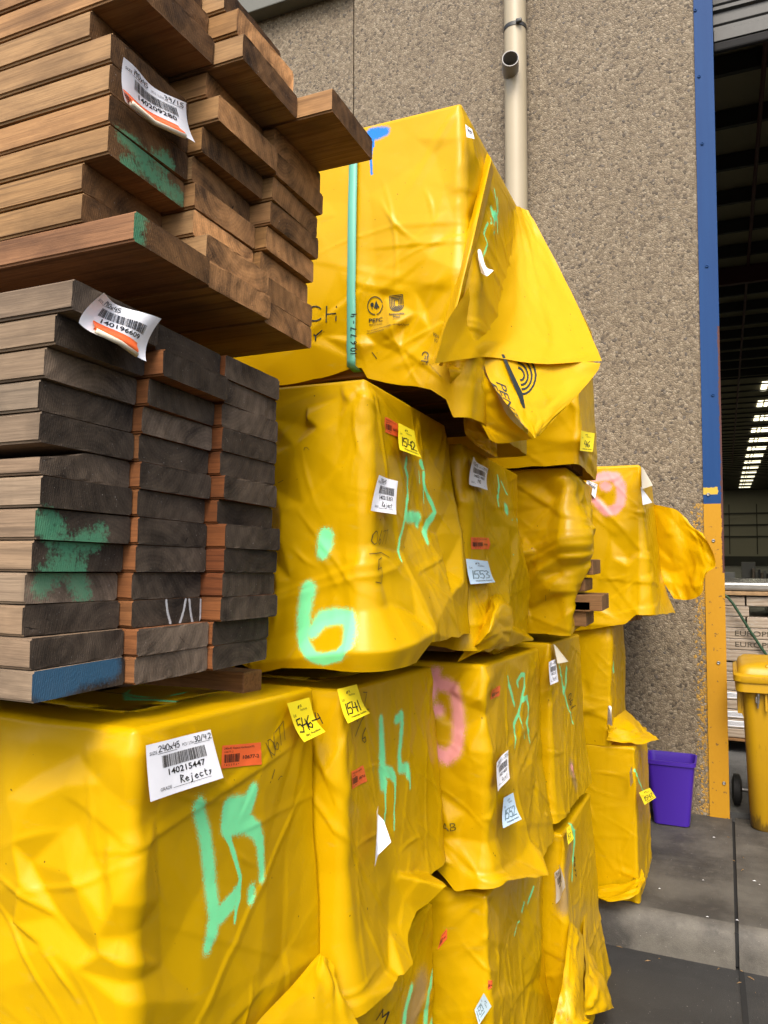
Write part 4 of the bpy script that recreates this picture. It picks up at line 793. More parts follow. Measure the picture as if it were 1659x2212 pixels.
# big flap of the top pack: outer face, then the folded-under face with the reversed print
def fy(a, b, k=.05): return min(1.738 + .001155 * a - .00133 * b, float(at(a, b, x=PT.xe)[1]) - k)
FR = [[(1080,428),(1092,436),(1106,442),(1122,448),(1140,455)], [(1066,520),(1085,522),(1115,528),(1150,535),(1190,545)], [(1022,605),(1052,610),(1110,622),(1170,640),(1243,655)], [(968,690),(1030,705),(1110,715),(1190,725),(1280,735)], [(940,785),(1010,775),(1060,772),(1170,786),(1299,781)]]
fl, G1 = sheet('loose_flap', [[(a, b, fy(a, b, .04 + .02 * j)) for a, b in r] for j, r in enumerate(FR)], PT.root, 4, fold=.0055, up=14)
fl2, G2 = sheet('folded_flap', [
  [(1040,760,1.93),(1090,765,1.98),(1150,770,2.05),(1220,775,2.12),(1297,785,2.17)],
  [(1055,810,1.92),(1100,815,1.97),(1150,820,2.02),(1210,825,2.08),(1288,805,2.16)],
  [(1085,860,1.91),(1115,862,1.94),(1150,866,1.98),(1200,868,2.03),(1250,850,2.10)],
  [(1120,908,1.90),(1135,910,1.92),(1155,913,1.95),(1180,912,1.98),(1205,898,2.03)],
  [(1153,944,1.89),(1155,945,1.9),(1157,946,1.91),(1160,945,1.93),(1163,943,1.95)]], PT.root, 5, fold=.004)
roll, _ = sheet('rolled_edge', [[(1052,330,2.02),(1062,345,1.98),(1066,370,2.04)], [(1015,480,1.86),(1030,485,1.83),(1036,500,1.9)], [(975,640,1.80),(992,642,1.76),(1000,655,1.82)], [(936,784,1.75),(948,790,1.72),(956,790,1.77)]], PT.root, 6, fold=.002)
in1, _ = sheet('inner_fold', [[(965,783,1.80),(1000,778,1.84),(1042,775,1.95)], [(970,805,1.80),(1005,808,1.84),(1048,800,1.92)], [(975,840,1.84),(1020,860,1.9),(1075,850,1.95)], [(1010,880,1.9),(1050,905,1.95),(1100,900,2.0)], [(1060,950,1.96),(1090,958,2.0),(1150,948,2.03)]], PT.root, 7, fold=.008)
in2, _ = sheet('hanging_strip', [[(1003,880,2.05),(1030,890,2.07),(1060,905,2.1)], [(1002,920,2.05),(1035,930,2.07),(1070,935,2.1)], [(1010,945,2.06),(1045,958,2.08),(1075,965,2.1)], [(1040,972,2.07),(1058,980,2.08),(1074,990,2.1)]], PT.root, 8, fold=.008)
m = Marks(220, 300)
m.text('printg', 'PENTARCH', 0, 0, 34, width=170); 
mk = Marks(300, 200); mk.text('printg', 'PENTARCH', 20, 60, 46, width=180, rot=1.9, mirror=False); mk.text('printg', 'FORESTRY', -10, 62, 36, width=150, rot=1.9); 
for k in range(4): mk.circle('printg', 112, 40, 14 + 11 * k, 5, -90, 90, 12, 1.0)
mk.poly('printg', [(66, 0), (74, 0), (112, 86), (112, 118), (96, 118)], [(0, 1, 2, 3, 4)])
mk.text('printg', 'ALL PLASTIC IS RECYCLABLE', -20, 90, 15, width=150, rot=1.15)
mk.circle('printg', 44, 232, 22, 7, 140, 420, 14, .8)
def onG(G):
    n0, n1 = G.shape[:2]
    def fn(a, b, off):
        fi = np.clip(a, 0, 1) * (n1 - 1); fj = np.clip(b, 0, 1) * (n0 - 1); i0 = np.clip(fi.astype(int), 0, n1 - 2); j0 = np.clip(fj.astype(int), 0, n0 - 2); u = (fi - i0)[:, None]; v = (fj - j0)[:, None]
        P = (G[j0, i0] * (1-u) + G[j0, i0+1] * u) * (1-v) + (G[j0+1, i0] * (1-u) + G[j0+1, i0+1] * u) * v
        w = C0 - P; return P + w / np.linalg.norm(w, axis=1)[:, None] * .002
    return fn
lay_marks(mk, onG(G2), fl2)
o, _ = sheet('paper_label', [[(1032,540,1.85),(1036,538,1.86),(1040,542,1.88)], [(1034,565,1.84),(1042,572,1.82),(1050,576,1.84)], [(1040,590,1.83),(1052,596,1.80),(1066,584,1.82)]], PT.root, 3, fold=0, mat=M['white'])
# torn sheet poking out by the door post
ER = [[(1405,1088),(1440,1095),(1462,1102),(1484,1122),(1502,1143)], [(1405,1150),(1450,1152),(1478,1158),(1508,1164),(1533,1172)], [(1410,1205),(1455,1205),(1488,1208),(1520,1214),(1546,1220)], [(1430,1250),(1468,1252),(1495,1252),(1516,1250),(1524,1240)], [(1455,1293),(1478,1296),(1495,1294),(1510,1286),(1517,1280)]]
o, _ = sheet('loose_flap', [[(a, b, 4.56 - .0011 * (a - 1425) + .025 * math.sin(a * .06 + j * .5) * (k > 0)) for k, (a, b) in enumerate(r)] for j, r in enumerate(ER)], PE.root, 12, fold=.011, up=12)
mkE = Marks(100, 100); mkE.circle('printg', 66, 10, 6, 3, 20, 200, 12); mkE.circle('printg', 66, 10, 11, 3, 20, 200, 14); mkE.line('printg', [(55, 1), (72, 3), (84, 9)], 4)
# tents, skirts and tongues of loose sheet
o, _ = sheet('loose_skirt', [[(690,2058,1.49),(700,2066,1.48),(712,2075,1.50)], [(630,2130,1.37),(705,2130,1.44),(740,2140,1.48)], [(560,2205,1.24),(690,2220,1.38),(790,2235,1.49)], [(500,2300,1.14),(680,2330,1.33),(860,2330,1.49)]], PK15.root, 14, fold=.006)
PU = [o for o in bpy.data.objects if o.get('label', '').startswith('tall plain')][0]
o, _ = sheet('loose_skirt', [[(1312,1560,3.94),(1335,1545,4.1),(1352,1535,4.35)], [(1312,1585,3.92),(1370,1575,4.05),(1395,1575,4.25)], [(1311,1597,3.90),(1375,1606,3.98),(1424,1599,4.15)]], PU, 15, fold=.012)
PG4 = [o for o in bpy.data.objects if o.get('label', '').startswith('yellow wrapped pack near the kerb')][0]
o, _ = sheet('ground_skirt', [[(1262,1960,3.30),(1266,2000,3.32),(1268,2040,3.36)], [(1260,2060,3.05),(1275,2070,3.14),(1285,2078,3.26)], [(1262,2160,2.88),(1300,2130,3.02),(1312,2140,3.2)], [(1264,2196,2.86),(1300,2186,2.98),(1328,2176,3.12)]], PG4, 16, fold=.012)
o, _ = sheet('ground_skirt', [[(1235,1990,2.96),(1250,2010,3.02),(1262,2030,3.1)], [(1220,2090,2.82),(1245,2100,2.86),(1262,2110,2.95)], [(1205,2170,2.74),(1240,2180,2.76),(1264,2190,2.86)], [(1195,2215,2.70),(1235,2222,2.72),(1280,2208,2.8)]], PG4, 17, fold=.008)
attr(o, 'dirt', np.full(len(o.data.vertices), .42))
o, _ = sheet('loose_tongue', [[(1050,1385,2.5),(1085,1380,2.6),(1108,1372,2.75)], [(1035,1402,2.45),(1070,1404,2.5),(1102,1396,2.65)], [(1046,1410,2.42),(1075,1412,2.46),(1098,1404,2.56)]], P1553.root, 18, fold=.006)
o, _ = sheet('loose_tongue', [[(1060,1290,2.35),(1072,1285,2.4),(1080,1290,2.45)], [(1040,1340,2.24),(1075,1310,2.24),(1106,1318,2.4)], [(1010,1400,2.20),(1060,1365,2.16),(1104,1360,2.36)], [(990,1430,2.2),(1050,1400,2.2),(1100,1385,2.36)]], P1553.root, 19, fold=.010)
PBk = PB.root
o, _ = sheet('ground_skirt', [[(1240,1912,3.92),(1300,1915,3.93),(1365,1905,3.94),(1385,1880,4.05)], [(1240,1922,3.86),(1310,1935,3.84),(1370,1920,3.86),(1392,1898,4.0)], [(1255,1927,3.83),(1325,1945,3.77),(1375,1926,3.82),(1394,1905,3.98)]], PBk, 20, fold=.012)
# ------------------------------------------------------------------ the two open stacks of boards
def xend(pxl, y, z=1.7):
    r0 = at(pxl, 1187, y=y); return float(r0[0])
TILT = -math.atan(.047)
WORD = ['nearest', 'middle', 'far']
ORD = ['bottom', 'second', 'third', 'fourth', 'fifth', 'sixth', 'seventh', 'eighth', 'ninth', 'tenth', 'eleventh', 'twelfth', 'top']
def board(xe, y0, z0, w=.1875, th=.0445, mats=None, color=(1, 1, 1, .25), seed=0, label='', group='', paint=None, L=2.6, wane=None, fine=False, tilt=None):
    rg = random.Random(seed); ny, nz = (56, 14) if fine else (14, 5)
    ys = np.concatenate([[0], np.linspace(.0035, w - .0035, ny - 2), [w]]); zs = np.concatenate([[0], np.linspace(.0035, th - .0035, nz - 2), [th]]); jt = .0001 if fine else .0006; E = [[[rg.uniform(-jt, jt), y, z] for y in ys] for z in zs]
    c = .0030; skew = rg.uniform(-.003, .003)
    for j, z in enumerate(zs):
        for i, y in enumerate(ys):
            p = E[j][i]; p[0] += skew * (y / w - .5) * 2 + rg.uniform(-jt, jt) * .3
            dy = min(i, ny - 1 - i); dz = min(j, nz - 1 - j)
            if dy == 0 and dz == 0: p[1] += c * .9 * (1 if i == 0 else -1); p[2] += c * .9 * (1 if j == 0 else -1)
            if wane and j >= nz // 2: k = max(0, 1 - y / wane) * (j - nz // 2 + 1) / (nz - nz // 2); p[2] -= k * th * .55
    V = [p for row in E for p in row]; idx = np.arange(ny * nz).reshape(nz, ny); F = []; mi = []
    for j in range(nz - 1):
        for i in range(ny - 1): F.append((idx[j, i], idx[j, i+1], idx[j+1, i+1], idx[j+1, i])); mi.append(1)
    loop = list(idx[0, :]) + list(idx[1:, -1]) + list(idx[-1, -2::-1]) + list(idx[-2:0:-1, 0])
    prev = [int(i) for i in loop]; bow = rg.uniform(-.004, .004)
    for x in (-.012, -.2, -.6, -1.3, -L):
        cur = []
        for i in loop:
            p = V[int(i)]; cur.append(len(V)); V.append([x, p[1] + bow * x, p[2] + rg.uniform(-.0004, .0004)])
        n = len(loop)
        for k in range(n): F.append((prev[k], cur[k], cur[(k+1) % n], prev[(k+1) % n])); mi.append(0)
        prev = cur
    F.append(tuple(prev[::-1])); mi.append(0)
    m = bpy.data.meshes.new('timber_board'); m.from_pydata(V, [], [tuple(map(int, f)) for f in F]); m.materials.append(mats[0]); m.materials.append(mats[1])
    m.polygons.foreach_set('material_index', mi); m.update()
    o = bpy.data.objects.new('timber_board', m); link(o); o.location = (xe, y0, z0); o.rotation_euler = ((TILT if tilt is None else tilt) + rg.uniform(-.005, .005), 0, rg.uniform(-.004, .004)); o.color = color
    tag(o, label, 'timber board', group)
    if paint:
        bpy.context.view_layer.update(); Wd = np.array([list(o.matrix_world @ Vector(v)) for v in V])
        for col, st in paint.items(): attr(o, col, closeness(Wd, strokes_on(xe, st), {'green': .024, 'blue': .03, 'white': .004}[col]))
    return o
def strokes_on(x, L):
    out = []
    for t, pts in L:
        q = []
        for X, Y, r in pts:
            p = at(*px(t, X, Y), x=x); q.append((p, r * TILE[t][2] * depth(p) / FPX))
        out.append((q, 1.0))
    return out
TILE['B3'] = (0, 918, .1953); TILE['B4'] = (0, 1188, .1953); TILE['B6'] = (270, 1080, .1953); TILE['A1'] = (0, 0, .2604); TILE['B2'] = (0, 540, .1953); TILE['B5'] = (270, 702, .1953)
XL = [('B3', [(450,1080,45),(560,1090,75),(640,1220,75),(700,1330,65),(740,1450,80)]), ('B3', [(740,1450,80),(830,1620,60),(880,1740,60),(900,1860,50)]), ('B3', [(740,1420,70),(850,1360,70),(960,1290,50),(1080,1240,45)]), ('B3', [(740,1480,70),(600,1600,60),(500,1700,45),(430,1800,40)])]
BL = [('B4', [(420,1400,150),(560,1520,130),(700,1420,140),(900,1330,110),(1250,1300,60)])]
BL2 = [('B2', [(560,1300,20),(640,1150,40),(740,1280,30),(800,1440,20)]), ('B2', [(1240,1380,50),(1220,1520,50)])]
WL = [('B6', [(455,1110,8),(470,1240,8),(505,1370,9)]), ('B6', [(675,1100,9),(650,1230,8),(610,1360,9)]), ('B6', [(715,1100,8),(730,1250,9),(750,1350,9)]), ('B6', [(845,1095,9),(838,1340,9)])]
GL = [('A1', [(1010,1140,14),(1120,1210,30),(1160,1300,34),(1190,1360,40),(1060,1380,22)]), ('A1', [(1200,1330,24),(1290,1330,26),(1390,1350,14)]), ('A1', [(1200,1370,30),(1290,1460,26),(1380,1560,30),(1480,1640,24)])]
GL2 = [('A1', [(1150,1760,50),(1090,1900,40),(1120,1960,20)])]
low1 = [73.2,68.7,53.7,52.3,65.4,76.2,83,78,80.5,77,87,107,140.6]; low2 = [296.4,299.3,284.6,282.7,293,294.4,291.5,300.3,295.4,302.2,311,343,324]; low3 = [460.4,462,480,478,483,486.8,468.8,480.9,474,478,478,478,482.8]
CSIDE = [((1.0, 1.0, 1.0), (1.05, .98, .9), (.95, .9, .86)), ((.95, .50, .26), (.85, .46, .22), (1.0, .58, .32)), ((.62, .26, .12), (.85, .42, .2), (.7, .32, .14))]
rg = random.Random(77)
for c, xs in enumerate((low1, low2, low3)):
    y0 = .803 + c * .19
    for r, pxl in enumerate(xs):
        al = rg.choice((rg.uniform(.13, .22), rg.uniform(.2, .34))); sc = rg.choice(CSIDE[c])
        if c == 0 and r > 7: sc = tuple(q * (.80, .83, .86)[k] for k, q in enumerate(sc))
        al *= .85; paint = {}; look = 'dark weathered end'
        if c == 0 and r == 0: paint['blue'] = BL; look = 'blue painted end'
        if c == 0 and r in (3, 4, 5, 6): paint['green'] = XL; look = 'faded green spray'
        if c == 0 and r == 3: al = .50; look = 'pale cracked sprayed end'
        if c == 0 and r == 10: al = .40; look = 'chalky smeared end'
        if c == 1 and r == 2: paint['white'] = WL; look = 'end with white chalk strokes'
        if (c, r) in ((1, 0), (1, 1)): al = .42; look = 'paler grey end'
        if (c, r) == (1, 9): al = .42; look = 'pale split end'
        tl_ = .016 + .036 * r / 12; board(xend(pxl, y0), y0, 1.482 + r * .0466 - tl_ * c * .19, tilt=-math.atan(tl_), mats=(M['ws'], M['we']), color=(*sc, al), seed=c * 40 + r, paint=paint or None, wane=.09 if (c, r) == (0, 7) else None, fine=bool(paint),
              label=f'grey board with {look}, {WORD[c]} column, {ORD[r]} layer, lower open stack' if r < 12 else f'grey board with {look}, {WORD[c]} column, top layer, lower open stack', group='boards in the lower open stack')
up1 = [276,162.8,159,213.5,217.4,217.4,218,172,276,262,250]; up2 = [446,441,407,411,401,426,462,430,512,500,470]; up3 = [566,566,556,570,580,581,590,585,712,572,560]
zu = 2.162
for c, xs in enumerate((up1, up2, up3)):
    y0 = .88 + c * .19
    for r, pxl in enumerate(xs):
        sc = rg.choice(((1.0, 1.0, 1.0), (1.08, .98, .9), (.92, .88, .8), (1.0, .9, .72))); al = rg.uniform(.22, .36)
        if (c, r) == (0, 0): sc = (.74, .60, .60)
        al *= .62
        if c and r < 8: al = rg.uniform(.26, .62)
        if (c, r) in ((1, 8), (2, 8), (0, 0)): al = .2
        if (c, r) in ((1, 2),): al = .95
        if (c, r) in ((1, 9), (2, 9)): al = .8
        paint = {}; look = 'sawn end'
        if c == 0 and r in (3, 4): paint['green'] = GL; look = 'end marked with flaking green paint'
        if c == 0 and r == 0: paint['green'] = GL2; look = 'purplish side and jutting dark end'
        if (c, r) in ((1, 8), (2, 8)): look = 'end jutting far out'
        if (c, r) == (1, 2): look = 'whitish end'
        board(xend(pxl, y0), y0, zu + r * .0486 - .047 * c * .19, th=.0466, mats=(M['hs'], M['he']), color=(*sc, al), seed=400 + c * 40 + r, paint=paint or None, fine=bool(paint),
              label=f'brown board with {look}, {WORD[c]} column, ' + (f'{ORD[r]} layer, upper open stack' if r < 10 else 'topmost layer, upper open stack'), group='boards in the upper open stack')
def block(name, a, b, mat, label, cat, color=(1, 1, 1, .3)):
    loc = np.array([(a[0] + b[0]) / 2, (a[1] + b[1]) / 2, a[2]]); mb = MB(); mb.box(tuple(np.array(a) - loc), tuple(np.array(b) - loc), .003); o = mb.build(name, mat); o.location = loc; o.color = color; tag(o, label, cat); return o
o = block('timber_bearer', (-1.45, 1.37, 1.395), (-.93, 1.44, 1.440), M['hs'], 'sawn timber bearer under the far corner of the lower open stack', 'bearer', (.7, .55, .45, .3)); o.rotation_euler.x = TILT
o = block('timber_bearer', (-1.30, .90, 2.086), (-1.22, 1.44, 2.140), M['hs'], 'sawn timber bearer in the dark gap between the two open stacks', 'bearer', (.6, .5, .4, .3)); o.rotation_euler.x = TILT
# labels nailed to the board ends
def nailed(name, corners, x, marks, label, curl):
    Q = np.array([at(a, b, x=x) for a, b in corners])
    root = empty(name, Q[3], label, 'label')
    def fn(a, b, off):
        P = bil(Q, a, b); P[..., 0] += .003 + off + curl(np.asarray(a), np.asarray(b)); return P
    n = 16; g = np.linspace(0, 1, n); A, B_ = np.meshgrid(g, g); idx = np.arange(n * n).reshape(n, n); F = np.stack([idx[:-1, :-1], idx[1:, :-1], idx[1:, 1:], idx[:-1, 1:]], -1).reshape(-1, 4)
    o = mesh_np('paper_sheet', fn(A, B_, 0.0).reshape(-1, 3), F, M['white'], root, True)
    lay_marks(marks, fn, o)
    return root, fn
def peel(root, fn, a0, a1, b0, b1):
    n, k = 16, 10; V = []; 
    for j in range(k):
        t = j / (k - 1)
        for i in range(n):
            a = a0 + (a1 - a0) * i / (n - 1); V.append(fn(np.array([a]), np.array([b0 + (b1 - b0) * t + .10 * (a - a0)]), .001 + .012 * math.sin(t * 2.6) * t)[0])
    idx = np.arange(n * k).reshape(k, n); F = np.stack([idx[:-1, :-1], idx[1:, :-1], idx[1:, 1:], idx[:-1, 1:]], -1).reshape(-1, 4)
    mesh_np('orange_sticker', V, F, M['orange'], root, True)
    e = V[-n:]; mb = MB(); mb.tube([e[1], e[n // 2], e[-1]], .0042, 8); mb.build('rolled_backing', M['cream'], root, True)
rt, fn = nailed('pack_label', [(247,130),(381,228),(406,312),(250,225)], -.843, white_marks('190x45', '39/1.5', '140209280', 'x', 5), 'white barcode label 140209280 with peeling orange sticker, on the upper open stack', wavy(.010, .5)); peel(rt, fn, .0, .78, .70, 1.0)
rt, fn = nailed('pack_label', [(197,637),(326,692),(302,782),(154,700)], -.832, white_marks('190x45', None, '140196609', None, 6), 'white barcode label 140196609 with smudged ink and peeling sticker, on the lower open stack', wavy(.012, 2)); peel(rt, fn, .18, .80, .66, .96)
# two staples in the torn end of the lower label are too small to show
# ------------------------------------------------------------------ the place
WY = 5.40
def aggregate():
    t = NT('exposed_aggregate'); o = t.obj(); w = t.noise(o, 30, 2)
    dd = t.new('ShaderNodeVectorMath', operation='ADD'); t.con(o, dd.inputs[0])
    nz = t.new('ShaderNodeTexNoise', i_Scale=45, i_Detail=2); t.con(o, nz.inputs[0]); sc = t.new('ShaderNodeVectorMath', operation='SCALE'); t.con(nz.outputs[1], sc.inputs[0]); sc.inputs['Scale'].default_value = .012; t.con(sc.outputs[0], dd.inputs[1])
    v = t.new('ShaderNodeTexVoronoi', i_Scale=62, i_Randomness=1.0); t.con(dd.outputs[0], v.inputs['Vector'])
    ve = t.new('ShaderNodeTexVoronoi', feature='DISTANCE_TO_EDGE', i_Scale=62, i_Randomness=1.0); t.con(dd.outputs[0], ve.inputs['Vector'])
    sep = t.new('ShaderNodeSeparateColor'); t.con(v.outputs['Color'], sep.inputs[0])
    c = t.ramp(sep.outputs[0], [(0, (.04, .03, .02)), (.10, (.120, .090, .052)), (.4, (.172, .132, .080)), (.7, (.205, .160, .100)), (1, (.275, .225, .150))])
    c = t.mix(t.math('MULTIPLY', t.math('SUBTRACT', sep.outputs[1], .955, clamp=True), 20, clamp=True), c, (.06, .055, .05))
    e = t.math('MULTIPLY', t.math('SUBTRACT', .085, ve.outputs[0], clamp=True), 12, clamp=True)
    c = t.mix(t.math('MULTIPLY', e, .65), c, (.052, .038, .024))
    big = t.noise(o, 1.3, 4); c = t.mix(t.math('MULTIPLY', big, .35), c, (.105, .077, .045))
    # yellow overspray beside the door post, below head height
    s = t.new('ShaderNodeSeparateXYZ'); t.con(o, s.inputs[0])
    near = t.math('SUBTRACT', 1.0, t.math('DIVIDE', t.math('SUBTRACT', -.122, s.outputs[0]), .085), clamp=True)
    low = t.math('LESS_THAN', s.outputs[2], 2.0); sp = t.math('GREATER_THAN', t.math('ADD', t.math('MULTIPLY', near, .55), t.math('MULTIPLY', sep.outputs[2], .6)), .62)
    sp = t.math('MULTIPLY', t.math('MULTIPLY', sp, low), t.math('GREATER_THAN', near, .02)); c = t.mix(t.math('MULTIPLY', t.math('MULTIPLY', sp, t.math('SUBTRACT', 1.0, e)), .8), c, (.38, .20, .01))
    h = t.math('ADD', t.math('MULTIPLY', ve.outputs[0], 3.0, clamp=True), t.math('MULTIPLY', sep.outputs[1], .6))
    return t.set(c, .75, t.bump(h, .6, .005))
def concrete(name, col, dark, sc=1.0, crack=False):
    col = tuple(x * .62 for x in col); dark = tuple(x * .62 for x in dark); t = NT(name); o = t.obj(); a = t.noise(o, 2.2 * sc, 6, .65); b = t.noise(o, 14 * sc, 5, .7); f = t.noise(o, 260, 2)
    c = t.mix(t.math('MULTIPLY', t.math('SUBTRACT', a, .40, clamp=True), 4.6, clamp=True), dark, col)
    c = t.mix(t.math('MULTIPLY', t.math('SUBTRACT', b, .55, clamp=True), 3, clamp=True), c, tuple(x * 1.25 for x in col))
    c = t.mix(t.math('MULTIPLY', f, .5), c, tuple(x * .6 for x in dark))
    st_ = t.noise(t.map(o, (.9, 2.6, 1)), 1.3, 6, .7); c = t.mix(t.math('MULTIPLY', t.math('SUBTRACT', st_, .52, clamp=True), 4.0, clamp=True), c, tuple(x * .55 for x in dark))
    sp = t.noise(o, 130, 1); c = t.mix(t.math('MULTIPLY', t.math('SUBTRACT', sp, .77, clamp=True), 20, clamp=True), c, (.35, .33, .30))
    return t.set(c, t.math('ADD', .62, t.math('MULTIPLY', a, .2)), t.bump(t.math('ADD', b, f), .5, .004))
M['agg'] = aggregate(); M['conc'] = concrete('footpath_concrete', (.17, .155, .125), (.062, .056, .045)); M['kerb'] = concrete('kerb_concrete', (.23, .21, .17), (.085, .077, .064), 1.6)
M['asph'] = concrete('asphalt', (.058, .056, .050), (.034, .033, .030), .6); M['slab'] = concrete('warehouse_slab', (.20, .20, .19), (.10, .10, .095))
M['joint'] = plain('black_joint', (.012, .012, .011), .8, .05)
M['pvc'] = plain('cream_pvc', (.60, .505, .33), .45, .12, 8); M['pvcgrey'] = plain('grey_pvc', (.36, .34, .31), .45, .1); M['dark'] = plain('dark_hollow', (.012, .011, .01), .9, .02)
M['galv'] = plain('galvanised_steel', (.10, .10, .095), .5, .2, 30, Metallic=.7); M['purple'] = plain('purple_plastic', (.075, .022, .42), .38, .04)
M['fascia'] = plain('weathered_fascia', (.20, .20, .16), .6, .25, 6)
def door_paint():
    t = NT('chipped_door_post_paint'); o = t.obj(); s = t.new('ShaderNodeSeparateXYZ'); t.con(o, s.inputs[0]); z = s.outputs[2]; x = s.outputs[0]
    n = t.noise(t.map(o, (60, 60, 40)), 1.0, 5, .7); st = t.noise(t.map(o, (30, 30, 1.2)), 1.0, 3)
    blue = t.mix(st, (.004, .031, .115), (.007, .046, .15)); yel = t.mix(n, (.42, .215, .012), (.37, .18, .008))
    c = t.mix(t.math('LESS_THAN', z, 1.995), blue, yel)
    # chips along the inner edge (white primer then rust), and a band of old tape
    edge = t.math('DIVIDE', t.math('ADD', x, .063), .117)
    low = t.math('LESS_THAN', z, 3.15)
    e6 = t.math('POWER', edge, 4.0)
    ch = t.math('MULTIPLY', t.math('GREATER_THAN', t.math('ADD', t.math('MULTIPLY', e6, .48), n), .955), t.math('MULTIPLY', low, t.math('GREATER_THAN', z, 1.9)))
    c = t.mix(ch, c, (.38, .42, .44))
    ru = t.math('MULTIPLY', t.math('GREATER_THAN', t.math('ADD', edge, t.math('MULTIPLY', n, .25)), 1.02), t.math('MULTIPLY', low, t.math('GREATER_THAN', z, 1.55)))
    c = t.mix(ru, c, (.075, .03, .024))
    tp = t.math('MULTIPLY', t.math('MULTIPLY', t.math('GREATER_THAN', z, 2.055), t.math('LESS_THAN', z, t.math('ADD', 2.085, t.math('MULTIPLY', n, .03)))), t.math('LESS_THAN', edge, t.math('ADD', .62, t.math('MULTIPLY', n, .25))))
    c = t.mix(t.math('MULTIPLY', tp, .85), c, (.55, .36, .02))
    dk = t.math('GREATER_THAN', t.noise(o, 34, 2), .70); c = t.mix(t.math('MULTIPLY', t.math('MULTIPLY', dk, t.math('LESS_THAN', z, 1.9)), .75), c, (.10, .06, .03))
    t.b.inputs['Specular IOR Level'].default_value = .2; return t.set(c, .6, t.bump(n, .2, .002))
M['post'] = door_paint()
def structure(o): o['kind'] = 'structure'; return o
# ground: one sheet, falling 2.7 degrees to the kerb, plus the footpath slab with its kerb
KY = 3.86; KH = .17
def zg(y): return -KH - .047 * (max(-1.5, min(y, KY)) - KY)
ysn = [-160, -30, -8, -1.5, 0, 1, 2, 3, KY, 4.2, 6, 30, 200]; xsn = [-160, -40, -12, -4, -1, 1, 4, 12, 40, 160]
V = [(x, y, zg(y)) for y in ysn for x in xsn]; n = len(xsn); F = [(j*n+i, j*n+i+1, (j+1)*n+i+1, (j+1)*n+i) for j in range(len(ysn)-1) for i in range(n-1)]
structure(mesh_np('ground', V, F, M['asph']))
mb = MB()
for a, b in ((-14, .006), (.022, 9)):       # two bays with an open joint between them
    prof = [(KY - .012, -KH - .05), (KY - .012, -.10), (KY, -.035), (KY + .03, -.006), (KY + .07, 0), (KY + .20, .003), (KY + .215, -.002), (KY + .24, 0), (WY + .02, .004)]
    xs = np.linspace(a, b, 40); rgk = random.Random(3)
    Vk = [(x, y + rgk.uniform(-.004, .004) * (k < 5), z + rgk.uniform(-.0025, .0025)) for x in xs for k, (y, z) in enumerate(prof)]; m_ = len(prof)
    mb.add(Vk, [(i*m_+k, (i+1)*m_+k, (i+1)*m_+k+1, i*m_+k+1) for i in range(len(xs)-1) for k in range(m_-1)])
fp = structure(mb.build('footpath', M['conc'], None, True)); fp.data.materials.append(M['kerb'])
mi = np.array([1 if (p.center.y < KY + .06) else 0 for p in fp.data.polygons], dtype=np.int32); fp.data.polygons.foreach_set('material_index', mi)
mb = MB(); mb.box((.006, KY, -.16), (.022, WY, -.012)); structure(mb.build('path_joint', M['joint']))
mb = MB(); mb.box((.15, zg(0) - 0, 0), (.16, .01, .001))
V = []; 
for y in np.linspace(-1.2, KY - .02, 12): V += [(.018 + .02 * (KY - y), y, zg(y) + .004), (.040 + .02 * (KY - y), y, zg(y) + .004)]
structure(mesh_np('road_joint', V, [(2*i, 2*i+1, 2*i+3, 2*i+2) for i in range(11)], M['joint']))
# the aggregate wall, its panel joint and eave beam
XJ = float(at(764, 130, y=WY)[0]); mb = MB(); mb.box((XJ + .006, WY, -.05), (-.120, WY + .16, 7.6)); mb.box((-9.0, WY, -.05), (XJ - .006, WY + .16, 7.6)); mb.box((XJ - .006, WY + .02, -.05), (XJ + .006, WY + .16, 7.6))
o = mb.build('aggregate_wall', M['agg']); tag(o, 'exposed aggregate concrete wall with a vertical panel joint behind the packs', 'wall')
mb = MB(); mb.box((4.4, WY, -.05), (14, WY + .16, 7.6)); mb.box((-.120, WY, 5.76), (4.4, WY + .16, 7.6)); tag(mb.build('aggregate_wall', M['agg']), 'exposed aggregate concrete wall over and beyond the roller door', 'wall')
zb = float(at(588, 10, y=WY - .14)[2])
mb = MB(); mb.box((-9, WY - .14, zb), (XJ + .02, WY - .002, zb + .30), .008); mb.box((-9, WY - .15, zb + .18), (XJ + .02, WY - .14, zb + .34), .003)
tag(mb.build('eave_beam', M['fascia']), 'grey green steel beam along the wall at the top left', 'beam')
# downpipe
XP = float(at(1114, 230, y=WY - .09)[0])
dp = empty('downpipe', (XP, WY - .09, 0), 'cream plastic downpipe with a short cut stub on the aggregate wall', 'downpipe')
mb = MB(); mb.tube([(XP, WY - .09, .1), (XP, WY - .09, 7.0)], .079, 40); mb.build('pipe', M['pvc'], dp, True); smooth_angle(bpy.data.objects['pipe'])
zc = float(at(1113, 48, y=WY - .17)[2]); mb = MB(); mb.tube([(XP, WY - .09, zc - .014), (XP, WY - .09, zc + .014)], .083, 40); mb.box((XP + .03, WY - .19, zc - .012), (XP + .07, WY - .165, zc + .012), .003); smooth_angle(mb.build('pipe_clip', M['galv'], dp))
zs_ = float(at(1107, 135, y=WY - .17)[2]); mb = MB(); a = Vector((XP - .022, WY - .145, zs_ - .05)); d = Vector((.24, -.95, .03)).normalized()
n = 32; u = d.cross(Vector((0, 0, 1))).normalized(); w_ = u.cross(d); V = []; 
for q, r in ((0, .058), (.15, .058), (.15, .052), (-.03, .052)):
    for k in range(n): V.append(a + d * q + (u * math.cos(2*math.pi*k/n) + w_ * math.sin(2*math.pi*k/n)) * r)
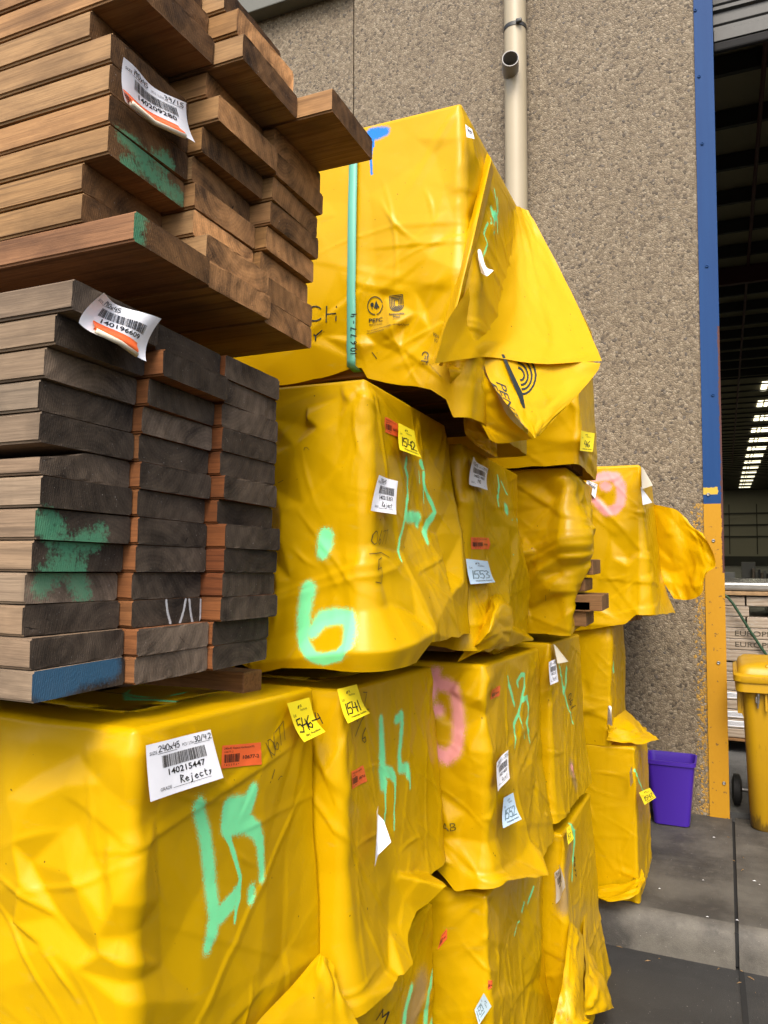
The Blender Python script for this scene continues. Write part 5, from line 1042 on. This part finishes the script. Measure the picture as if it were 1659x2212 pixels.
F = [(i*n+k, i*n+(k+1)%n, (i+1)*n+(k+1)%n, (i+1)*n+k) for i in range(3) for k in range(n)] + [tuple(range(3*n, 4*n))]; smooth_angle(mesh_np('pipe_stub', V, F, M['pvcgrey'], dp))
# door post
post = empty('door_post', (-.06, WY, 0), 'steel door post painted blue above and yellow below, chipped along its edge', 'door post')
mb = MB(); mb.box((-.123, WY - .012, .004), (-.006, WY + .012, 5.75), .0015); mb.box((-.018, WY + .0125, .004), (-.0065, WY + .17, 5.75)); mb.build('steel_plate', M['post'], post)
for X, Y in ((1502,22),(1517,310),(1527,575),(1540,853),(1541,1168),(1530,1068),(1552,1432),(1564,1692),(1510,165)):
    q = at(X, Y, y=WY - .014); mb = MB(); n = 16; V = [(q[0] + r * math.cos(2*math.pi*k/n), q[1] + dy, q[2] + r * math.sin(2*math.pi*k/n)) for r, dy in ((.011, .002), (.010, -.004), (.006, -.0055), (.004, -.001)) for k in range(n)]
    mb.add(V, [(i*n+k, i*n+(k+1)%n, (i+1)*n+(k+1)%n, (i+1)*n+k) for i in range(3) for k in range(n)] + [tuple(range(3*n, 4*n))]); mb.build('screw', M['post'] if Y < 1000 else M['steel'], post, True)
# roller door, rolled up
zd = float(at(1600, 88, y=WY + .22)[2]); rd = empty('roller_door', (2.2, WY + .22, zd), 'grey steel roller door rolled up at the head of the opening', 'roller door')
V = []; F = []; K = 70
for i in range(K + 1):
    zz = zd + .10 + i * .012; ph = (i % 12) / 12; yy = WY + .22 - (.022 if ph < .18 else .012 if .26 < ph < .36 else 0)
    V += [(-.004, yy, zz), (4.45, yy, zz)]
F = [(2*i, 2*i+1, 2*i+3, 2*i+2) for i in range(K)]; mesh_np('curtain', V, F, M['galv'], rd)
mb = MB(); mb.box((-.004, WY + .195, zd + .02), (4.45, WY + .245, zd + .10), .004); mb.build('bottom_rail', M['galv'], rd); mb = MB(); mb.box((-.004, WY + .20, zd - .045), (4.45, WY + .24, zd + .02), .012); mb.build('rubber_seal', M['dark'], rd)
# warehouse interior
M['roofin'] = plain('dusty_roof_sheet', (.5, .45, .3), .8, .2, 1); M['clad'] = plain('dark_cladding', (.12, .11, .08), .7, .2, 2); M['panelwall'] = plain('beige_wall_panel', (.36, .34, .27), .7, .1, 1); M['purlin'] = plain('purlin_steel', (.03, .03, .026), .6, .1); M['red'] = plain('red_oxide_steel', (.09, .012, .012), .6, .1)
YB = 88.0; HR = 7.9
mb = MB(); mb.box((-20, WY + .17, -.10), (40, YB + 1, -.004)); structure(mb.build('warehouse_floor', M['slab']))
mb = MB(); mb.box((-20.3, WY + .16, 0), (-20, YB, HR + 1)); mb.box((40, WY + .16, 0), (40.3, YB, HR + 1)); mb.box((-20, WY + .162, -.05), (-9, WY + .3, HR + .3)); mb.box((14, WY + .162, -.05), (40, WY + .3, HR + .3)); mb.box((-9, WY + .162, 7.6), (14, WY + .3, HR + .3)); tag(mb.build('side_wall', M['clad']), 'dark side walls of the warehouse inside', 'wall')
bw = empty('back_wall', (5, YB, 0), 'pale panelled back wall far inside the warehouse', 'wall')
mb = MB(); mb.box((-20, YB, 0), (40, YB + .3, HR + 1)); mb.build('panels', M['panelwall'], bw); mb = MB()
for x in np.arange(-10, 30, 2.6): mb.box((x, YB - .04, 1.2), (x + .09, YB, 6.4))
for z in (4.15, 2.95, 5.35): mb.box((-10, YB - .10, z), (30, YB, z + .16))
mb.box((-10, YB - .06, 0), (30, YB, 1.0)); mb.build('wall_rails', M['purlin'], bw)
rf = empty('warehouse_roof', (5, 45, HR), 'dark warehouse roof with purlins and a row of rooflights', 'roof')
mb = MB(); mb.box((-20.3, WY + .3, HR + .02), (40.3, YB + .3, HR + .2)); mb.build('roof_sheet', M['roofin'], rf)
mb = MB()
for k in range(62):
    y = WY + .9 + k * 1.33; dp_ = .24 if y < 30 else .06; mb.box((-18, y, HR - dp_), (38, y + .075, HR + .0))
mb.build('purlins', M['purlin'], rf)
mb = MB()
for y in (7.9, 17.5): mb.box((-18, y, HR - .62), (38, y + .14, HR - .26))
mb.build('rafters', M['red'], rf)
mb = MB(); mb.tube([(.55, WY + 1.0, HR - .3), (.55, 60, HR - .3)], .03, 8); mb.build('conduit', M['red'], rf)
t = NT('rooflight_daylight'); t.set((.9, .88, .7), .5); t.b.inputs['Emission Color'].default_value = (1.0, .93, .66, 1); t.b.inputs['Emission Strength'].default_value = 1.5; M['rl'] = t.m
for k in range(14):
    y = 31.5 + k * 4.0; mb = MB()
    for j, (a, b) in enumerate(((.0, .20), (.27, .40), (.46, 1.02))): mb.box((1.38 + a, y, HR - .012), (1.38 + b, y + 1.75, HR + .012))
    mb.build('real_and_added_rooflight', M['rl'], rf)
for x in (-12, -5, 9, 15, 21, 27):  # extra glowing rows out of view, added to brighten the interior
    mb = MB()
    for k in range(20): mb.box((x, 8.5 + k * 4, HR - .012), (x + 2.6, 10.9 + k * 4, HR + .012))
    mb.build('real_and_added_rooflight', M['rl'], rf)
# cartons of flooring
M['carton'] = None
def carton_mat():
    t = NT('printed_wood_carton'); o = t.obj(); oi = t.new('ShaderNodeObjectInfo').outputs['Random']; of = t.new('ShaderNodeVectorMath', operation='ADD'); t.con(o, of.inputs[0]); cx = t.new('ShaderNodeCombineXYZ'); t.val(cx.inputs[0], t.math('MULTIPLY', oi, 30)); t.con(cx.outputs[0], of.inputs[1])
    w = t.new('ShaderNodeTexWave', i_Scale=3.5, i_Distortion=9, i_Detail=3); w.bands_direction = 'Z'; t.con(t.map(of.outputs[0], (.5, .5, 3)), w.inputs[0]); c = t.mix(w.outputs[1], (.24, .185, .13), (.34, .275, .205))
    gl = t.noise(t.map(of.outputs[0], (3, 3, 14)), 2.0, 4, .6, 1.0); c = t.mix(t.math('MULTIPLY', t.math('SUBTRACT', gl, .58, clamp=True), 4, clamp=True), c, (.46, .44, .40))
    return t.set(c, .32, t.bump(gl, .5, .01))
M['carton'] = carton_mat()
CY = 7.15
def carton(x0, x1, z0, z1, text=None, lab='', spec=False, y=CY):
    root = empty('flooring_carton', ((x0 + x1) / 2, y, z0), lab, 'carton', 'cartons of flooring inside the door')
    mb = MB(); mb.box((x0, y, z0), (x1, y + 1.2, z1), .004); mb.build('box', M['carton'], root)
    if text:
        mk = Marks(100, 20); mk.text('thin', text, 3, 16, 18, False, width=94); w = .62
        lay_marks(mk, lambda a, b, o: np.stack([x0 + .32 + a * w, np.full(a.shape, y - .002), z1 - .01 - b * (z1 - z0 - .02)], -1), root)
    if spec:
        mb = MB(); mb.box((x0 + .04, y - .003, z0 + .012), (x0 + .52, y + .002, z1 - .012)); s_ = mb.build('spec_label', M['white'], root); mk = Marks(100, 30)
        for k in range(6): mk.rect('ink', 6, 4 + k * 4, 26 - 3 * (k % 3), 1.2); mk.rect('ink', 42, 4 + k * 4, 50 - 6 * (k % 2), 1.2)
        lay_marks(mk, lambda a, b, o: np.stack([x0 + .04 + a * .48, np.full(a.shape, y - .005), z1 - .014 - b * (z1 - z0 - .028)], -1), s_)
x0c = float(at(1562, 1400, y=CY)[0]) - .25
zz = lambda py: float(at(1610, py, y=CY)[2])
rowsY = [1288, 1309, 1332, 1356, 1380, 1404, 1429]
NM = ['top row', 'second row', 'third row', 'fourth row', 'fifth row', 'sixth row']
xa, xbm = float(at(1609, 1300, y=CY)[0]), x0c + 2.2
for r in range(6):
    z1, z0 = zz(rowsY[r]) - .004, zz(rowsY[r + 1])
    if r < 3:
        gap = (.0, .105, .0)[r]; sh = (.0, .03, .0)[r]
        carton(x0c, xa + sh, z0, z1, None, f'short wood print carton left of the joint, {NM[r]} of the carton stack'); carton(xa + sh + .012 + gap * 1.45, xbm, z0, z1, None, f'wrapped wood print carton right of the joint, {NM[r]} of the carton stack')
    else: carton(x0c, xbm, z0, z1, 'EUROPEAN OAK' if r < 5 else None, f'long wood print carton lettered in grey capitals, {NM[r]} of the carton stack' if r < 5 else f'long plain wood print carton, {NM[r]} of the carton stack')
zl = np.linspace(zz(1429) - .01, .13, 9)
for r in range(8): carton(x0c, xbm, zl[r + 1], zl[r] - .006, None, f'brown carton low in the carton stack behind the bin, {["first","second","third","fourth","fifth","sixth","seventh","lowest"][r]} below the lettered cartons', spec=r in (3, 5, 7 - 1))
mb = MB()
for x in (x0c + .1, x0c + 1.0, x0c + 1.9): mb.box((x, CY, .0), (x + .1, CY + 1.1, .10), .003)
mb.box((x0c, CY - .01, .102), (xbm, CY + 1.1, .124), .003); tag(mb.build('pallet', M['hs']), 'timber pallet under the carton stack inside the door', 'pallet').color = (.8, .7, .6, .3)
zt = zz(1286); mb = MB(); mb.box((x0c, CY - .03, zt), (xbm, CY + 1.2, zt + .03), .004); o = tag(mb.build('timber_plank', M['hs']), 'pale edged board lying across the carton stack', 'plank'); o.color = (1.2, 1.3, 1.5, .4)
M['foil'] = plain('clear_film_wrap', (.55, .54, .50), .18, .6, 14, Metallic=.35)
mb = MB(); mb.box((x0c - .05, CY + .05, zt + .034), (xbm, CY + 1.1, zt + .105), .02); tag(mb.build('film_wrapped_bundle', M['foil']), 'shiny film wrapped bundle on top of the carton stack', 'bundle')
# green cable hanging across the cartons
M['hose'] = plain('green_cable', (.035, .10, .045), .45, .1)
pts = [at(a, b, y=CY - .35 + .0008 * a - 1.0) for a, b in ((1555,1278),(1572,1290),(1584,1305),(1600,1330),(1620,1362),(1645,1400),(1690,1462))]
mb = MB(); mb.tube(pts, .011, 8); tag(mb.build('cable', M['hose'], None, True), 'green cable hanging diagonally in front of the cartons', 'cable')
# things further back
M['board'] = plain('white_board_sheet', (.62, .63, .60), .4, .1, 3); M['greyboard'] = plain('grey_board_sheet', (.22, .22, .19), .6, .1); M['kraft'] = plain('kraft_paper', (.30, .24, .17), .7, .2)
YF = 13.0
def far_box(name, x0p, x1p, y0p, y1p, mat, label, cat, yy=YF, th=.3, bev=.01):
    a = at(x0p, y1p, y=yy); b = at(x1p, y0p, y=yy); mb = MB(); mb.box((a[0], yy, a[2]), (b[0], yy + th, b[2]), bev); return tag(mb.build(name, mat), label, cat)
tb = empty('workbench', (float(at(1640, 1260, y=YF)[0]), YF, 0), 'long dark workbench seen over the cartons inside', 'workbench')
zt2 = float(at(1640, 1268, y=YF)[2]); xw0 = float(at(1550, 1260, y=YF)[0]); mb = MB(); mb.box((xw0, YF, zt2 - .05), (xw0 + 5, YF + 1.0, zt2), .005); mb.build('top', M['kraft'], tb)
for x in (xw0 + .1, xw0 + 2.4, xw0 + 4.8): mb = MB(); mb.box((x, YF + .05, 0), (x + .08, YF + .9, zt2 - .05)); mb.build('leg', M['purlin'], tb)
zpx = lambda z, yy: z
far_box('white_sheet', 1558, 1588, 1236, 1268, M['board'], 'white board sheet standing on the workbench beside the door post', 'board', YF + .3, .03)
far_box('grey_sheet', 1602, 1632, 1214, 1268, M['greyboard'], 'tall grey board sheet standing on the workbench', 'board', YF + .6, .03)
far_box('white_plank_pack', 1606, 1650, 1257, 1268, M['board'], 'long white plank pack lying on the workbench', 'plank pack', YF - .02, .2)
o = far_box('foil_bundle', 1586, 1600, 1248, 1267, M['foil'], 'crumpled shiny bundle on the workbench', 'bundle', YF + .1, .15, .04)
for k in range(7):
    xq = 1626 + k * 6.2; far_box('stored_timber', xq, xq + 4.4, 1228 + (k * 7) % 12, 1268, (M['kraft'], M['greyboard'], M['purlin'])[k % 3], f'upright bundle of dark lengths on the workbench, {["first","second","third","fourth","fifth","sixth","seventh"][k]} from the grey sheet', 'timber bundle', YF + .45, .12).__setitem__('group', 'upright bundles on the workbench')
# ------------------------------------------------------------------ bins
def rrect(cx, cy, hx, hy, r, n=6):
    P = []
    for q, (sx, sy) in enumerate(((1, 1), (-1, 1), (-1, -1), (1, -1))):
        for i in range(n + 1):
            a = q * math.pi / 2 + i * math.pi / 2 / n; P.append((cx + sx * (hx - r) + r * math.cos(a), cy + sy * (hy - r) + r * math.sin(a)))
    return P
def loft(secs, cap0=True, cap1=True):
    V = []; F = []; n = len(secs[0][0])
    for P, z in secs: V += [(x, y, z) for x, y in P]
    for j in range(len(secs) - 1):
        for k in range(n): F.append((j*n+k, j*n+(k+1)%n, (j+1)*n+(k+1)%n, (j+1)*n+k))
    if cap0: F.append(tuple(range(n))[::-1])
    if cap1: F.append(tuple((len(secs)-1)*n + k for k in range(n)))
    return V, F
bx, by = -.335, 5.20; pb = empty('waste_bin', (bx, by, .004), 'purple plastic waste paper bin standing on the footpath by the wall', 'bin')
V, F = loft([(rrect(bx, by, .098, .085, .03), .006), (rrect(bx, by, .104, .09, .032), .010), (rrect(bx, by, .138, .118, .036), .375), (rrect(bx, by, .147, .127, .038), .378), (rrect(bx, by, .148, .128, .038), .402), (rrect(bx, by, .139, .119, .034), .402), (rrect(bx, by, .135, .115, .034), .375), (rrect(bx, by, .098, .085, .03), .016)])
smooth_angle(mesh_np('bin_body', V, F, M['purple'], pb))
def binmat():
    t = NT('dirty_yellow_plastic'); o = t.obj(); n = t.noise(t.map(o, (6, 6, 3)), 1.5, 5, .65); f = t.noise(t.map(o, (40, 40, 9)), 1.0, 4, .7)
    s = t.new('ShaderNodeSeparateXYZ'); t.con(o, s.inputs[0]); low = t.math('SUBTRACT', 1.0, t.math('DIVIDE', s.outputs[2], .12), clamp=True)
    d = t.math('MULTIPLY', t.math('SUBTRACT', t.math('ADD', f, t.math('MULTIPLY', low, .5)), .62, clamp=True), 4, clamp=True)
    return t.set(t.mix(t.math('MULTIPLY', d, .75), t.mix(n, (.46, .265, .003), (.37, .20, .002)), (.06, .036, .009)), t.math('ADD', .32, t.math('MULTIPLY', n, .25)), t.bump(f, .12, .002))
M['bin'] = binmat(); M['rubber'] = plain('black_rubber', (.016, .015, .014), .7, .1)
gx, gy = .325, 5.43; wb = empty('wheelie_bin', (gx, gy, 0), 'dirty yellow wheelie bin parked just inside the doorway', 'wheelie bin')
V, F = loft([(rrect(gx, gy, .205, .20, .07), .004), (rrect(gx, gy, .215, .21, .075), .02), (rrect(gx, gy, .245, .275, .06), .86), (rrect(gx, gy, .245, .277, .06), .90)]); smooth_angle(mesh_np('body', V, F, M['bin'], wb))
V, F = loft([(rrect(gx, gy, .278, .315, .05), .845), (rrect(gx, gy, .285, .322, .05), .85), (rrect(gx, gy, .285, .322, .05), .905), (rrect(gx, gy, .278, .315, .05), .91)]); smooth_angle(mesh_np('rim', V, F, M['bin'], wb))
V, F = loft([(rrect(gx, gy, .292, .33, .06), .905), (rrect(gx, gy, .296, .334, .06), .912), (rrect(gx, gy, .294, .332, .06), .945), (rrect(gx, gy, .272, .31, .06), .955), (rrect(gx, gy, .262, .30, .06), .985), (rrect(gx, gy, .235, .275, .06), 1.005), (rrect(gx, gy + .03, .13, .16, .05), 1.012)]); smooth_angle(mesh_np('lid', V, F, M['bin'], wb))
mb = MB(); mb.box((gx - .12, gy - .29, .985), (gx + .12, gy - .235, 1.01), .008); mb.build('lid_grip', M['bin'], wb)
for sx in (-1, 1):
    mb = MB(); V = [(gx + sx * .245, gy + q, z) for q in (-.16, -.145) for z in (.848, .70)]; 
    for q in (-.20, -.05, .10):
        a = gx + sx * .238; b = gx + sx * .275; V = [(a, gy + q, .85), (b, gy + q, .85), (b, gy + q, .78), (a, gy + q, .66), (a, gy + q + .014, .85), (b, gy + q + .014, .85), (b, gy + q + .014, .78), (a, gy + q + .014, .66)]; mb.add(V, [(0,1,2,3),(7,6,5,4),(0,4,5,1),(1,5,6,2),(2,6,7,3),(3,7,4,0)])
    mb.box((gx + sx * .262 - .012, gy - .205, .70), (gx + sx * .262 + .012, gy + .115, .85), .003)
    mb.build('rim_gusset', M['bin'], wb)
for q in (-.12, 0.0, .12):
    mb = MB(); mb.box((gx + q - .006, gy - .30, .74), (gx + q + .006, gy - .262, .85), .002); mb.build('front_rib', M['bin'], wb)
q0 = at(1635, 1484, y=gy - .292); q1 = at(1637, 1530, y=gy - .288); mb = MB(); mb.tube([tuple(q0), tuple(.6 * q0 + .4 * q1 + np.array([.004, 0, 0])), tuple(q1)], [.006, .011, .005], 8); mb.box((q1[0] - .012, q1[1] - .008, q1[2] + .03), (q1[0] + .010, q1[1] + .006, q1[2] + .065), .003); mb.build('hanging_lock', M['steel'], wb)
mb = MB(); mb.tube([(gx - .30, gy + .30, .10), (gx + .30, gy + .30, .10)], .014, 10); mb.build('axle', M['steel'], wb)
for sx in (-1, 1):
    x = gx + sx * .285; mb = MB(); mb.tube([(x - .032, gy + .30, .10), (x - .026, gy + .30, .10), (x - .018, gy + .30, .10), (x + .018, gy + .30, .10), (x + .026, gy + .30, .10), (x + .032, gy + .30, .10)], [.055, .075, .10, .10, .075, .055], 26); o = smooth_angle(mb.build('wheel', M['rubber'], wb))
mb = MB(); yb = gy - .262; mb.box((gx + .02, yb - .004, .42), (gx + .17, yb + .004, .70), .002); o = mb.build('worn_sticker', M['cream'], wb); o.rotation_euler = (0, 0, 0)
V = [tuple(at(a, b, y=y)) for a, b, y in ((1376, 1715, 4.66), (1392, 1768, 4.62))]
mb = MB(); mb.tube([V[0], V[1]], .030, 20); tag(smooth_angle(mb.build('pipe_offcut', M['pvcgrey'])), 'grey pipe offcut leaning behind the lowest pack by the purple bin', 'pipe')
# litter on the path
rgl = random.Random(9); mbl = MB()
for k in range(16):
    x, y = rgl.uniform(-.6, .4), rgl.uniform(3.9, 5.1); r = rgl.uniform(.004, .012); z = .006; mbl.add([(x - r, y, z), (x, y - r * .5, z + .003), (x + r, y + r * .2, z), (x, y + r * .7, z + .002)], [(0, 1, 2, 3)])
tag(mbl.build('path_litter', M['white']), 'scattered paper flecks on the footpath', 'litter', None, 'stuff')
mbl = MB()
for k in range(17):
    x, y = (rgl.uniform(-.62, .9), KY - abs(rgl.gauss(0, .10)) - .02) if k < 11 else (rgl.gauss(.02, .05), rgl.uniform(3.5, 5.1)); z = (zg(y) + .003) if y < KY - .012 else .006; an = rgl.uniform(0, 6.3); L_ = rgl.uniform(.004, .016); w2 = .0015; dx, dy = math.cos(an) * L_, math.sin(an) * L_
    mbl.add([(x - dx - dy * .1, y - dy + dx * .1, z), (x + dx - dy * .1, y + dy + dx * .1, z + .002), (x + dx + dy * .1, y + dy - dx * .1, z + .002), (x - dx + dy * .1, y - dy - dx * .1, z), (x, y, z + .006)], [(0, 1, 4), (1, 2, 4), (2, 3, 4), (3, 0, 4)])
o = tag(mbl.build('wood_splinters', M['hs']), 'wood splinters and grit lying along the kerb and joint', 'splinters', None, 'stuff'); o.color = (.8, .85, .9, .3)
bpy.context.view_layer.update()
